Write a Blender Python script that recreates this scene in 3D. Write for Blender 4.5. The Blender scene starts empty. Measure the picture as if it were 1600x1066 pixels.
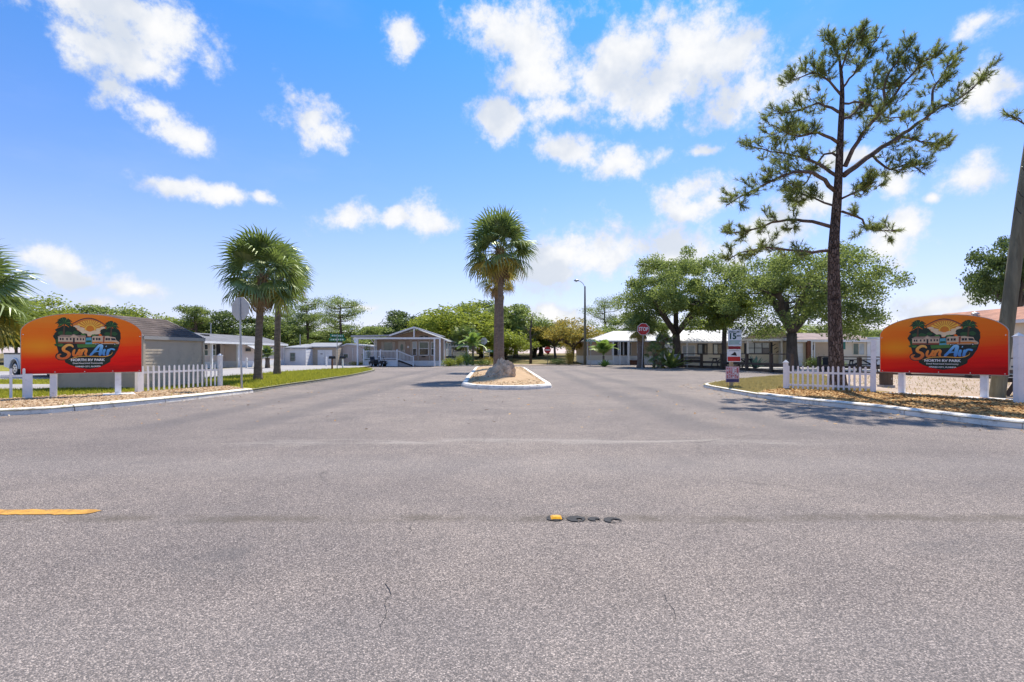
import bpy, bmesh, math, random
import numpy as np
from mathutils import Vector, Matrix

# ------------------------------------------------------------------ camera, sky, sun, exposure
scene = bpy.context.scene
COL = scene.collection
CAM_H, HORIZON, FPX = 1.2, 552.0, 800.0
cam_d = bpy.data.cameras.new('camera'); cam = bpy.data.objects.new('camera', cam_d); COL.objects.link(cam)
cam.location = (0, 0, CAM_H); cam.rotation_euler = (math.radians(90), 0, 0)
cam_d.sensor_width = 36; cam_d.lens = 18; cam_d.shift_y = (HORIZON-533)/1600
cam_d.clip_end = 3000; cam_d.clip_start = 0.05
scene.camera = cam
SUN_AZ, SUN_EL = math.radians(22), math.radians(55)      # azimuth from +Y towards +X
EXPOSURE = 0.97
scene.view_settings.view_transform = 'Standard'; scene.view_settings.look = 'None'
scene.view_settings.exposure = EXPOSURE; scene.view_settings.gamma = 1
scene.view_settings.use_curve_mapping = False

world = bpy.data.worlds.new('World'); scene.world = world; world.use_nodes = True
wt = world.node_tree; wt.nodes.clear()
class NT:
    """small helper to write node graphs as expressions"""
    def __init__(s, t): s.t = t
    def n(s, typ, **kw):
        nd = s.t.nodes.new(typ)
        for k, v in kw.items(): setattr(nd, k, v)
        return nd
    def put(s, sock, v):
        if isinstance(v, bpy.types.NodeSocket): s.t.links.new(v, sock)
        else:
            if isinstance(v, (tuple, list)) and len(v) == 3 and sock.type == 'RGBA': v = (*v, 1)
            sock.default_value = v
    def m(s, op, a, b=0.0, c=0.0, clamp=False):
        nd = s.n('ShaderNodeMath', operation=op, use_clamp=clamp)
        s.put(nd.inputs[0], a); s.put(nd.inputs[1], b); s.put(nd.inputs[2], c)
        return nd.outputs[0]
    def mr(s, v, a, b, c=0.0, d=1.0, smooth=True):
        nd = s.n('ShaderNodeMapRange', interpolation_type='SMOOTHSTEP' if smooth else 'LINEAR', clamp=True)
        for i, x in enumerate((v, a, b, c, d)): s.put(nd.inputs[i], x)
        return nd.outputs[0]
    def mix(s, f, a, b, blend='MIX'):
        nd = s.n('ShaderNodeMix', data_type='RGBA', blend_type=blend)
        s.put(nd.inputs[0], f); s.put(nd.inputs[6], a); s.put(nd.inputs[7], b)
        return nd.outputs[2]
    def noise(s, vec, scale, detail=3, rough=.55, dist=0.0):
        nd = s.n('ShaderNodeTexNoise')
        if vec is not None: s.put(nd.inputs['Vector'], vec)
        s.put(nd.inputs['Scale'], scale); nd.inputs['Detail'].default_value = detail
        nd.inputs['Roughness'].default_value = rough; nd.inputs['Distortion'].default_value = dist
        return nd.outputs['Fac'], nd.outputs['Color']
    def vor(s, vec, scale, feature='F1', rnd=1.0):
        nd = s.n('ShaderNodeTexVoronoi', feature=feature)
        s.put(nd.inputs['Vector'], vec); s.put(nd.inputs['Scale'], scale); nd.inputs['Randomness'].default_value = rnd
        return nd
    def vmul(s, v, k):
        nd = s.n('ShaderNodeVectorMath', operation='MULTIPLY'); s.put(nd.inputs[0], v); nd.inputs[1].default_value = k
        return nd.outputs[0]
    def vadd(s, v, k):
        nd = s.n('ShaderNodeVectorMath', operation='ADD'); s.put(nd.inputs[0], v); s.put(nd.inputs[1], k)
        return nd.outputs[0]
    def sep(s, v):
        nd = s.n('ShaderNodeSeparateXYZ'); s.put(nd.inputs[0], v); return nd.outputs
    def comb(s, x, y, z):
        nd = s.n('ShaderNodeCombineXYZ'); s.put(nd.inputs[0], x); s.put(nd.inputs[1], y); s.put(nd.inputs[2], z); return nd.outputs[0]
    def ramp(s, f, stops):
        nd = s.n('ShaderNodeValToRGB'); e = nd.color_ramp.elements
        while len(e) < len(stops): e.new(.5)
        for el, (p, c) in zip(e, stops): el.position = p; el.color = (*c, 1)
        s.put(nd.inputs[0], f); return nd.outputs[0]

# sky: Nishita air with scattered fair-weather cumulus (directions on the sky dome, at infinity)
W = NT(wt)
sky = W.n('ShaderNodeTexSky', sky_type='NISHITA', sun_disc=False)
sky.sun_elevation = SUN_EL; sky.sun_rotation = SUN_AZ
sky.air_density = 1.0; sky.dust_density = 0.25; sky.ozone_density = 2.2; sky.altitude = 0
dirv = W.n('ShaderNodeTexCoord').outputs['Generated']
sx, sy, sz = W.sep(dirv)
# azimuth (0 = +Y) and height on the dome
az = W.m('ARCTAN2', sx, sy)
alt = W.m('ARCSINE', sz)
flat = W.comb(az, W.m('MULTIPLY', alt, 1.25), 0.0)
n1, n1c = W.noise(dirv, 5.0, 5, .58)
n2, _ = W.noise(dirv, 14.0, 10, .66)
def sky_angles(px, py):
    x, z = (px-800)/FPX, (HORIZON-py)/FPX
    return math.atan2(x, 1), math.atan2(z, math.hypot(x, 1))
CLOUDS = [  # centre x, y, half width, half height of the cumulus seen in the photograph
 (185,25,135,48),(205,62,120,44),(175,85,95,42),(245,45,75,40),(225,112,60,26),(235,172,48,32),(270,200,48,28),(632,55,26,38),(490,185,42,34),(505,215,34,24),
 (835,50,88,62),(850,110,70,70),(800,185,68,34),(1010,75,95,60),(1100,95,130,78),(1000,140,120,60),(1180,150,80,45),(1120,165,80,34),(890,180,90,30),
 (900,238,58,26),(975,250,62,24),(275,293,44,12),(340,305,62,16),(400,308,28,13),(540,338,48,22),(625,345,26,14),(685,345,38,24),
 (1075,300,62,30),(1090,325,60,28),(1010,375,125,36),(930,400,120,46),(1050,400,130,48),(880,420,70,34),(1400,295,42,26),(1425,355,60,32),(1390,385,75,30),
 (1535,272,54,32),(1480,307,20,10),(1550,130,40,40),(1540,25,60,26),(1260,330,80,34),(1200,360,70,30),(85,405,64,24),(115,430,48,16),(222,447,44,16),(152,472,34,14),
 (860,490,90,16),(560,470,60,8),(700,240,0.1,0.1),(1330,250,60,18),(1500,480,120,20),(1095,238,26,12)]
warp = W.vmul(W.vadd(n1c, (-.5,-.5,-.5)), (.11,.09,0))
fw = W.vadd(flat, warp)
dens = None
for cx, cy, rx, ry in CLOUDS:
    if rx < 1: continue
    a0, e0 = sky_angles(cx, cy); a1, _ = sky_angles(cx+rx, cy); _, e1 = sky_angles(cx, cy-ry)
    k = W.n('ShaderNodeVectorMath', operation='MULTIPLY_ADD')
    qx, qy = 1/max(abs(a1-a0), .01), 1/max(abs(e1-e0)*1.25, .01)
    W.put(k.inputs[0], fw); k.inputs[1].default_value = (qx, qy, 0); k.inputs[2].default_value = (-a0*qx, -e0*1.25*qy, 0)
    l = W.n('ShaderNodeVectorMath', operation='LENGTH'); W.put(l.inputs[0], k.outputs[0])
    v = W.m('SUBTRACT', 1.42, l.outputs['Value'])
    dens = v if dens is None else W.m('SMOOTH_MAX', dens, v, .25)
# the same kind of clouds over the rest of the dome (behind, above and beside the view)
gen, _ = W.noise(W.vmul(dirv, (1, 1, 1.7)), 3.1, 4, .55)
gd = W.mr(gen, .47, .66, -.5, 1.1, False)  # cover of the unseen clouds raised to give a whiter fill light
inview = W.m('MULTIPLY', W.m('MULTIPLY', W.mr(az, -.95, -.8), W.mr(az, .95, .8)), W.mr(alt, .66, .58))
gd = W.m('SUBTRACT', gd, W.m('MULTIPLY', inview, 1.2))
dens = W.m('MAXIMUM', dens, gd)
dens = W.m('ADD', dens, W.m('MULTIPLY', W.m('SUBTRACT', n2, .5), 4.0))
dens = W.m('ADD', dens, W.m('MULTIPLY', W.m('SUBTRACT', n1, .5), .8))
cov = W.m('POWER', W.mr(dens, .05, 1.05), 1.25)
core = W.mr(dens, .5, 1.6)
wisp, _ = W.noise(W.vmul(dirv, (1, 1, 3)), 2.6, 5, .6)
veil = W.m('MULTIPLY', W.mr(wisp, .5, .8), .10)
hz = W.mr(alt, .30, -.02)           # paler air towards the horizon
skyc = W.mix(1.0, sky.outputs[0], W.mix(W.mr(alt, 0.0, .62, 0, 1, False), (.74,.58,.72), (.19,.58,.90)), 'MULTIPLY')
CL = 3.85
body = W.mix(core, (CL*.93, CL*.97, CL*1.04), (CL*1.12, CL*1.11, CL*1.09))
n3, _ = W.noise(W.vadd(dirv, (.02, 0, .035)), 9.0, 4, .55)
body = W.mix(W.m('MULTIPLY', W.mr(n3, .44, .66), .8), body, (CL*.72, CL*.79, CL*.90))
airc = W.mix(W.m('MULTIPLY', hz, .5), skyc, (CL*.62, CL*.76, CL*.97))
airc = W.mix(veil, airc, (CL*.8, CL*.88, CL))
skyf = W.mix(W.m('MULTIPLY', cov, .96), airc, body)
bg = W.n('ShaderNodeBackground'); W.put(bg.inputs[0], skyf); bg.inputs[1].default_value = 0.122
wo = W.n('ShaderNodeOutputWorld'); wt.links.new(bg.outputs[0], wo.inputs[0])

sun_d = bpy.data.lights.new('sun', 'SUN'); sun = bpy.data.objects.new('sun', sun_d); COL.objects.link(sun)
sun_d.energy = 3.4; sun_d.angle = math.radians(.53); sun_d.color = (1, .93, .82)
sdir = Vector((math.sin(SUN_AZ)*math.cos(SUN_EL), math.cos(SUN_AZ)*math.cos(SUN_EL), math.sin(SUN_EL)))
sun.rotation_euler = sdir.to_track_quat('Z', 'Y').to_euler(); sun.location = (0, 0, 40)

# ------------------------------------------------------------------ helpers
R = random.Random(11); NR = np.random.RandomState(7)
rad = math.radians
def gp(px, py, z=0.0):
    """ground point that the photograph shows at this place"""
    d = (CAM_H-z)*FPX/(py-HORIZON); return ((px-800)/FPX*d, d)
def gx(px, d): return (px-800)/FPX*d
def gz(py, d): return CAM_H+(HORIZON-py)*d/FPX

class MB:
    def __init__(s): s.v = []; s.f = []; s.mi = []; s.cur = 0; s.M = None
    def add(s, vs, fs, mat=None):
        b = len(s.v)
        if s.M is not None: vs = [tuple(s.M @ Vector(p)) for p in vs]
        s.v += [tuple(p) for p in vs]; s.f += [tuple(i+b for i in f) for f in fs]
        s.mi += [s.cur if mat is None else mat]*len(fs); return s
    def box(s, cx, cy, cz, wx, wy, wz, rz=0, mat=None):
        """centre x,y ; bottom z ; sizes"""
        c, n = math.cos(rz), math.sin(rz); vs = []
        for dz in (0, wz):
            for dx, dy in ((-1,-1),(1,-1),(1,1),(-1,1)):
                x, y = dx*wx/2, dy*wy/2; vs.append((cx+x*c-y*n, cy+x*n+y*c, cz+dz))
        return s.add(vs, [(3,2,1,0),(4,5,6,7),(0,1,5,4),(1,2,6,5),(2,3,7,6),(3,0,4,7)], mat)
    def bx(s, x0, x1, y0, y1, z0, z1, mat=None): return s.box((x0+x1)/2, (y0+y1)/2, z0, x1-x0, y1-y0, z1-z0, 0, mat)
    def bar(s, p0, p1, w, h, mat=None):
        p0, p1 = Vector(p0), Vector(p1); d = (p1-p0).normalized()
        up = Vector((0,0,1)) if abs(d.z) < .95 else Vector((0,1,0))
        a = d.cross(up).normalized()*w/2; b = a.normalized().cross(d).normalized()*h/2
        vs = [p+q for p in (p0, p1) for q in (-a-b, a-b, a+b, -a+b)]
        return s.add(vs, [(0,1,2,3),(7,6,5,4),(0,4,5,1),(1,5,6,2),(2,6,7,3),(3,7,4,0)], mat)
    def tube(s, pts, rs, n=8, cap=True, mat=None):
        pts = [Vector(p) for p in pts]
        if not isinstance(rs, (list, tuple)): rs = [rs]*len(pts)
        vs = []; fs = []; ref = None
        for i, p in enumerate(pts):
            d = (pts[min(i+1, len(pts)-1)]-pts[max(i-1, 0)]).normalized()
            if ref is None:
                ref = Vector((1,0,0)) if abs(d.x) < .8 else Vector((0,1,0))
            a = (ref-d*ref.dot(d)).normalized(); ref = a; b = d.cross(a)
            for k in range(n):
                t = 2*math.pi*k/n; vs.append(p+(a*math.cos(t)+b*math.sin(t))*rs[i])
        for i in range(len(pts)-1):
            for k in range(n): fs.append((i*n+k, i*n+(k+1)%n, (i+1)*n+(k+1)%n, (i+1)*n+k))
        if cap:
            fs.append(tuple(range(n-1, -1, -1))); fs.append(tuple((len(pts)-1)*n+k for k in range(n)))
        return s.add(vs, fs, mat)
    def cyl(s, p0, p1, r, n=10, r1=None, mat=None): return s.tube([p0, p1], [r, r if r1 is None else r1], n, True, mat)
    def prism(s, poly, y0, y1, mat=None):
        """polygon in x,z extruded along y"""
        n = len(poly); vs = [(x, y0, z) for x, z in poly]+[(x, y1, z) for x, z in poly]
        fs = [tuple(range(n)), tuple(range(2*n-1, n-1, -1))]+[(i, i+n, (i+1) % n+n, (i+1) % n) for i in range(n)]
        return s.add(vs, fs, mat)
    def slab(s, poly, z0, z1, mat=None):
        n = len(poly); vs = [(x, y, z0) for x, y in poly]+[(x, y, z1) for x, y in poly]
        fs = [tuple(range(n-1, -1, -1)), tuple(range(n, 2*n))]+[(i, (i+1) % n, (i+1) % n+n, i+n) for i in range(n)]
        return s.add(vs, fs, mat)
    def mesh(s, name, smooth=False):
        me = bpy.data.meshes.new(name); me.from_pydata(s.v, [], s.f); me.update()
        if any(s.mi): me.polygons.foreach_set('material_index', s.mi)
        if smooth: me.polygons.foreach_set('use_smooth', [True]*len(me.polygons))
        return me
    def build(s, name, mat, parent=None, smooth=False, fixn=True):
        me = s.mesh(name, smooth)
        if fixn:
            b = bmesh.new(); b.from_mesh(me); bmesh.ops.recalc_face_normals(b, faces=b.faces); b.to_mesh(me); b.free()
        return obj(name, me, mat, parent)

def obj(name, me, mat=None, parent=None):
    o = bpy.data.objects.new(name, me); COL.objects.link(o)
    for m_ in (mat if isinstance(mat, (list, tuple)) else [mat]):
        if m_ is not None and m_.name not in [x.name for x in me.materials if x]: me.materials.append(m_)
    if parent is not None: o.parent = parent
    return o
def tag(o, label=None, cat=None, group=None, kind=None):
    if label: o['label'] = label
    if cat: o['category'] = cat
    if group: o['group'] = group
    if kind: o['kind'] = kind
    return o
def thing(name, label, cat, loc=(0,0,0), rz=0, group=None):
    o = bpy.data.objects.new(name, None); COL.objects.link(o); o.empty_display_size = .3
    o.location = loc; o.rotation_euler = (0, 0, rz); return tag(o, label, cat, group)
def struct(name, o): o['kind'] = 'structure'; return o
def copy_tree(o, parent=None):
    c = o.copy(); COL.objects.link(c); c.parent = parent
    for ch in list(o.children): copy_tree(ch, c)
    return c
def np_mesh(name, V, F4=None, F3=None, smooth=False):
    """fast mesh from numpy arrays of quads and / or triangles"""
    me = bpy.data.meshes.new(name); n4 = 0 if F4 is None else len(F4); n3 = 0 if F3 is None else len(F3)
    me.vertices.add(len(V)); me.vertices.foreach_set('co', np.asarray(V, np.float32).ravel())
    loops = np.concatenate([x.ravel() for x in (F4, F3) if x is not None]).astype(np.int32)
    me.loops.add(len(loops)); me.loops.foreach_set('vertex_index', loops)
    st = np.concatenate([np.arange(n4)*4, n4*4+np.arange(n3)*3]).astype(np.int32)
    me.polygons.add(n4+n3); me.polygons.foreach_set('loop_start', st)
    if smooth: me.polygons.foreach_set('use_smooth', np.ones(n4+n3, bool))
    me.update(calc_edges=True); me.validate(); return me
def smooth_path(pts, step=.5):
    """Catmull-Rom through points, then even steps"""
    P = [Vector(p) for p in pts]; P = [2*P[0]-P[1]]+P+[2*P[-1]-P[-2]]; out = []
    for i in range(1, len(P)-2):
        n = max(2, int((P[i+1]-P[i]).length/step))
        for k in range(n):
            t = k/n; a, b, c, d = P[i-1:i+3]
            out.append(.5*((2*b)+(c-a)*t+(2*a-5*b+4*c-d)*t*t+(3*b-a-3*c+d)*t**3))
    out.append(P[-2]); return out
def in_poly(X, Y, poly):
    ins = np.zeros(len(X), bool); n = len(poly)
    for i in range(n):
        x0, y0 = poly[i][:2]; x1, y1 = poly[(i+1) % n][:2]
        if y0 == y1: continue
        c = ((y0 > Y) != (y1 > Y)) & (X < (x1-x0)*(Y-y0)/(y1-y0)+x0); ins ^= c
    return ins

# ------------------------------------------------------------------ materials
def new_mat(name):
    m = bpy.data.materials.new(name); m.use_nodes = True; t = m.node_tree; t.nodes.clear()
    N = NT(t); b = N.n('ShaderNodeBsdfPrincipled'); o = N.n('ShaderNodeOutputMaterial'); t.links.new(b.outputs[0], o.inputs[0])
    return m, N, b, o
def oc(N): return N.n('ShaderNodeTexCoord').outputs['Object']
def mk(name, col, rough=.6, var=.18, scale=3.0, bump=.1, bscale=40, metal=0, spec=.35, dirt=None, dirtamt=.35, stretch=(1,1,1)):
    m, N, b, o = new_mat(name); co = N.vmul(oc(N), stretch)
    f, _ = N.noise(co, scale, 5, .6); f2, _ = N.noise(co, scale*9, 4, .6)
    c = N.mix(N.mr(f, .3, .7), tuple(x*(1-var) for x in col), tuple(min(1, x*(1+var)) for x in col))
    c = N.mix(N.m('MULTIPLY', N.mr(f2, .35, .7), .5*var), c, tuple(x*.6 for x in col))
    if dirt:
        d, _ = N.noise(co, scale*2.3, 6, .7, .6); c = N.mix(N.m('MULTIPLY', N.mr(d, .5, .72), dirtamt), c, dirt)
    N.put(b.inputs['Base Color'], c); b.inputs['Roughness'].default_value = rough; b.inputs['Metallic'].default_value = metal
    b.inputs['Specular IOR Level'].default_value = spec
    if bump:
        h, _ = N.noise(co, bscale, 4, .6); bp = N.n('ShaderNodeBump'); bp.inputs['Strength'].default_value = bump; bp.inputs['Distance'].default_value = .02
        N.put(bp.inputs['Height'], h); N.put(b.inputs['Normal'], bp.outputs[0])
    return m
def leafmat(name, dark, light, trans=.35, vs=.5, gloss=.12, third=None):
    m, N, b, o = new_mat(name); N.t.nodes.remove(b)
    g = N.n('ShaderNodeNewGeometry'); oi = N.n('ShaderNodeObjectInfo')
    f, _ = N.noise(oc(N), vs, 3, .6)
    k = N.m('ADD', N.m('MULTIPLY', g.outputs['Random Per Island'], .55), N.m('ADD', N.m('MULTIPLY', f, .7), N.m('MULTIPLY', oi.outputs['Random'], .2)))
    c = N.mix(N.mr(k, .3, 1.1, 0, 1, False), dark, light)
    if third: c = N.mix(N.mr(g.outputs['Random Per Island'], .9, .97), c, third)
    d = N.n('ShaderNodeBsdfDiffuse'); N.put(d.inputs[0], c)
    t = N.n('ShaderNodeBsdfTranslucent'); N.put(t.inputs[0], N.mix(.5, c, tuple(min(1, x*1.5) for x in light)))
    gl = N.n('ShaderNodeBsdfGlossy'); gl.inputs['Roughness'].default_value = .5; gl.inputs[0].default_value = (.68,.74,.56,1)
    s1 = N.n('ShaderNodeMixShader'); s1.inputs[0].default_value = trans; N.t.links.new(d.outputs[0], s1.inputs[1]); N.t.links.new(t.outputs[0], s1.inputs[2])
    s2 = N.n('ShaderNodeMixShader'); s2.inputs[0].default_value = gloss; N.t.links.new(s1.outputs[0], s2.inputs[1]); N.t.links.new(gl.outputs[0], s2.inputs[2])
    N.t.links.new(s2.outputs[0], o.inputs[0]); return m
def glassmat(name, col=(.03,.035,.04), rough=.06):
    m, N, b, o = new_mat(name); f, _ = N.noise(oc(N), 1.3, 2)
    N.put(b.inputs['Base Color'], N.mix(f, tuple(x*.6 for x in col), tuple(x*1.5 for x in col)))
    b.inputs['Roughness'].default_value = rough; b.inputs['Specular IOR Level'].default_value = .7; return m

M = {}
M['white'] = mk('white_paint', (.82,.81,.80), .45, .05, 2, .05, 60, dirt=(.42,.38,.33), dirtamt=.25)
M['vinyl'] = mk('white_vinyl', (.86,.84,.83), .35, .04, 2, .02, 60, dirt=(.45,.40,.34), dirtamt=.4)
M['kerbpaint'] = mk('kerb_white_paint', (.84,.775,.68), .7, .10, 2.2, .6, 30, dirt=(.30,.245,.19), dirtamt=.85)
M['kerbraw'] = mk('raw_concrete_kerb', (.22,.21,.19), .85, .2, 3, .5, 30, dirt=(.08,.07,.06), dirtamt=.6)
M['concrete'] = mk('concrete', (.37,.345,.33), .85, .1, .5, .25, 30, dirt=(.3,.27,.24), dirtamt=.35)
M['mobile_pink'] = mk('pinkish_siding', (.68,.58,.53), .6, .05, 1, .03, 60)
M['cream'] = mk('cream_siding', (.78,.68,.52), .6, .05, 1, .03, 60)
M['tan'] = mk('tan_siding', (.55,.42,.30), .6, .06, 1, .03, 60)
M['shedtan'] = mk('taupe_siding', (.52,.435,.335), .6, .06, 1.2, .03, 60, dirt=(.16,.13,.1), dirtamt=.2)
M['brownhouse'] = mk('brown_siding', (.40,.285,.21), .6, .06, 1.2, .03, 60)
M['paleblue'] = mk('pale_wall', (.76,.76,.78), .6, .05, 1, .03, 60)
M['trimtan'] = mk('tan_trim', (.5,.43,.35), .6, .05, 1, .02, 60)
M['trimgrey'] = mk('grey_trim', (.36,.35,.34), .5, .05, 1, .02, 60)
M['shingle_brown'] = mk('brown_shingle', (.105,.08,.072), .9, .3, 1.6, .7, 60, dirt=(.2,.16,.14), dirtamt=.5)
M['shingle_grey'] = mk('grey_shingle', (.17,.17,.185), .9, .2, 1.6, .5, 60)
M['shingle_red'] = mk('terracotta_shingle', (.42,.20,.13), .9, .25, 1.6, .6, 40, dirt=(.3,.2,.16), dirtamt=.5)
M['shingle_pink'] = mk('faded_brown_roof', (.30,.22,.20), .9, .2, 1, .3, 40)
M['metalroof'] = mk('white_metal_roof', (.36,.36,.37), .5, .07, .7, .05, 20, spec=.3, dirt=(.4,.38,.36), dirtamt=.3)
M['galv'] = mk('galvanised_steel', (.42,.43,.44), .42, .1, 5, .03, 60, metal=.55)
M['signback'] = mk('bare_aluminium', (.5,.5,.5), .5, .06, 4, .03, 60, metal=.3)
M['wood_dark'] = mk('weathered_brown_wood', (.105,.075,.055), .85, .3, 4, .5, 50, stretch=(1,1,.25))
M['wood_pole'] = mk('treated_pole_wood', (.19,.175,.12), .9, .3, 5, .8, 30, stretch=(1,1,.12), dirt=(.1,.09,.06), dirtamt=.6)
M['wood_post'] = mk('pine_post', (.45,.33,.2), .8, .2, 5, .4, 40, stretch=(1,1,.2))
M['picnic'] = mk('dark_stained_wood', (.05,.045,.05), .7, .25, 4, .3, 40)
M['green_plastic'] = mk('green_seat', (.05,.22,.16), .4, .08, 3, .02)
M['black'] = mk('black_plastic', (.018,.018,.02), .45, .2, 5, .05)
M['rubber'] = mk('tyre_rubber', (.02,.02,.02), .85, .15, 6, .2)
M['chrome'] = mk('bright_metal', (.6,.6,.62), .25, .05, 5, .02, metal=.9)
M['truckpaint'] = mk('silver_white_paint', (.66,.68,.71), .25, .03, 2, 0, spec=.5)
M['glass'] = glassmat('window_glass')
M['glasslight'] = glassmat('pale_blind_glass', (.42,.46,.46), .15)
M['glassgreen'] = glassmat('greenish_glass', (.12,.16,.13), .1)
M['screen'] = mk('dark_screen', (.02,.02,.022), .6, .2, 2, .1)
M['shutter'] = mk('dark_shutter', (.035,.04,.055), .5, .1, 3, .05)
M['shutter_teal'] = mk('teal_shutter', (.05,.22,.18), .5, .1, 3, .05)
M['streetgreen'] = mk('street_sign_green', (.01,.20,.11), .4, .06, 3, .02)
M['stopred'] = mk('stop_red', (.42,.012,.02), .35, .08, 3, .02)
M['signwhite'] = mk('sign_white', (.75,.77,.78), .35, .03, 3, .01)
M['signblue'] = mk('sign_blue_white', (.60,.68,.76), .35, .03, 3, .01)
M['ink'] = mk('black_ink', (.012,.014,.016), .5, .1, 3, 0)
M['inkblue'] = mk('blue_ink', (.03,.09,.22), .5, .1, 3, 0)
M['inkgreen'] = mk('dark_green_ink', (.01,.06,.05), .5, .1, 3, 0)
M['inkpurple'] = mk('purple_ink', (.07,.06,.16), .5, .1, 3, 0)
M['redpanel'] = mk('red_sign_panel', (.50,.02,.02), .4, .1, 4, 0)
M['darkred'] = mk('dark_red_panel', (.24,.012,.025), .4, .1, 4, 0)
M['yellow'] = mk('road_yellow_paint', (.58,.29,.05), .8, .25, 9, .4, 60, dirt=(.15,.12,.09), dirtamt=.95)
M['tar'] = mk('bitumen_pad', (.022,.022,.026), .75, .3, 20, .4, 60)
M['reflector'] = mk('amber_reflector', (.85,.42,.02), .15, .15, 30, .1, 60)
M['redbrown'] = mk('rust_brown_post', (.18,.075,.045), .8, .2, 4, .3)
M['bark_palm'] = mk('palm_bark', (.20,.155,.125), .95, .25, 5, 1, 28, stretch=(1,1,3), dirt=(.09,.07,.06), dirtamt=.6)
M['bark_pine'] = mk('pine_bark', (.15,.105,.085), .95, .45, 6, 1, 18, stretch=(1,1,.35), dirt=(.03,.022,.02), dirtamt=.8)
def bark_plates():
    m, N, b, o = new_mat('plated_pine_bark'); co = N.vmul(oc(N), (1,1,.32)); w = N.vadd(co, N.vmul(N.noise(co, 6, 3)[1], (.07,.07,.07)))
    v = N.vor(w, 21, 'DISTANCE_TO_EDGE'); cell = N.sep(N.vor(w, 21).outputs['Color'])[0]; f, _ = N.noise(co, 30, 4)
    c = N.ramp(cell, [(0,(.10,.068,.055)),(.5,(.17,.115,.09)),(1,(.26,.19,.155))]); c = N.mix(N.m('MULTIPLY', N.mr(f,.4,.7), .35), c, (.07,.05,.045))
    c = N.mix(N.m('MULTIPLY', N.mr(v.outputs[0], .10, .0), .8), c, (.04,.028,.024)); N.put(b.inputs['Base Color'], c); b.inputs['Roughness'].default_value = .95; b.inputs['Specular IOR Level'].default_value = .15
    bp = N.n('ShaderNodeBump'); bp.inputs['Strength'].default_value = 1; bp.inputs['Distance'].default_value = .05; N.put(bp.inputs['Height'], N.mr(v.outputs[0], 0, .12)); N.put(b.inputs['Normal'], bp.outputs[0]); return m
M['bark_plates'] = bark_plates()
M['bark_oak'] = mk('oak_bark', (.12,.095,.078), .95, .3, 4, 1, 25, stretch=(1,1,.4), dirt=(.05,.04,.035), dirtamt=.6)
M['deadwood'] = mk('dead_frond', (.27,.19,.11), .9, .25, 4, .3)
M['rock'] = mk('limestone_rock', (.60,.47,.34), .95, .3, 4, 1, 12, dirt=(.13,.10,.09), dirtamt=.85)
M['terracotta'] = mk('terracotta_pot', (.35,.15,.09), .8, .15, 4, .1)
M['L_palm'] = leafmat('palm_leaf', (.026,.058,.014), (.21,.28,.06), .32, .9, .17)
M['L_palmlow'] = leafmat('palm_leaf_old', (.12,.13,.02), (.40,.31,.06), .35, .8, .06)
M['L_pine'] = leafmat('pine_needles', (.07,.105,.025), (.29,.33,.085), .45, .9, .05)
M['L_oak'] = leafmat('oak_leaves', (.05,.088,.02), (.28,.34,.085), .45, .45, .06)
M['L_bright'] = leafmat('bright_leaves', (.085,.135,.012), (.32,.36,.05), .45, .3, .04)
M['L_yellow'] = leafmat('yellowing_leaves', (.13,.13,.02), (.46,.36,.07), .4, .35, .04, (.34,.17,.05))
M['L_dark'] = leafmat('dark_leaves', (.024,.055,.014), (.13,.175,.045), .38, .4, .06)
M['L_agave'] = leafmat('agave_leaf', (0.042,0.112,0.098), (0.112,0.224,0.196), .15, 1, .15)
M['L_bromeliad'] = leafmat('lime_leaf', (.10,.20,.03), (.30,.42,.08), .35, 1, .12)
M['grassblade'] = leafmat('grass_blade', (.13,.16,.014), (.43,.42,.055), .40, .6, .02)
M['grassdry'] = leafmat('dry_grass_blade', (0.200,0.188,0.062), (0.475,0.375,0.163), .35, .8, .03)
M['chip'] = leafmat('bark_chip', (.25,.12,.045), (.74,.43,.17), .0, 2, .03, (.10,.05,.03))
M['chippale'] = leafmat('pale_chip', (.42,.28,.16), (.70,.54,.36), .0, 2, .03, (.28,.14,.07))

# ground materials
def ground_mat(name, c1, c2, c3, s1=.35, s2=3.0, s3=40, rough=.95, bump=.6, voro=None):
    m, N, b, o = new_mat(name); co = oc(N)
    a, _ = N.noise(co, s1, 4, .6); bb, _ = N.noise(co, s2, 5, .65); d, _ = N.noise(co, s3, 3, .6)
    c = N.mix(N.mr(N.m('ADD', N.m('MULTIPLY', a, .5), N.m('MULTIPLY', bb, .5)), .38, .62), c1, c2)
    c = N.mix(N.m('MULTIPLY', N.mr(d, .45, .75), .6), c, c3)
    h = d
    if voro:
        v = N.vor(co, voro); c = N.mix(.55, c, N.mix(N.sep(v.outputs['Color'])[0], c1, c3)); h = v.outputs['Distance']
    N.put(b.inputs['Base Color'], c); b.inputs['Roughness'].default_value = rough; b.inputs['Specular IOR Level'].default_value = .15
    bp = N.n('ShaderNodeBump'); bp.inputs['Strength'].default_value = bump; bp.inputs['Distance'].default_value = .03
    N.put(bp.inputs['Height'], h); N.put(b.inputs['Normal'], bp.outputs[0]); return m
M['grass'] = ground_mat('lawn', (.20,.20,.03), (.33,.29,.055), (.12,.13,.022), .4, 4, 60)
M['grassdrybase'] = ground_mat('dry_lawn', (.22,.19,.07), (.33,.26,.12), (.15,.13,.045), .5, 3, 50)
M['field'] = ground_mat('field', (.24,.17,.085), (.16,.155,.05), (.30,.22,.12), .08, .6, 12)
M['sand'] = ground_mat('sandy_soil', (.40,.29,.21), (.50,.40,.32), (.24,.16,.10), .5, 2.6, 25)
M['mulch'] = ground_mat('bark_mulch', (.40,.215,.085), (.58,.35,.15), (.20,.10,.045), .6, 5, 40, voro=34)
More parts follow.
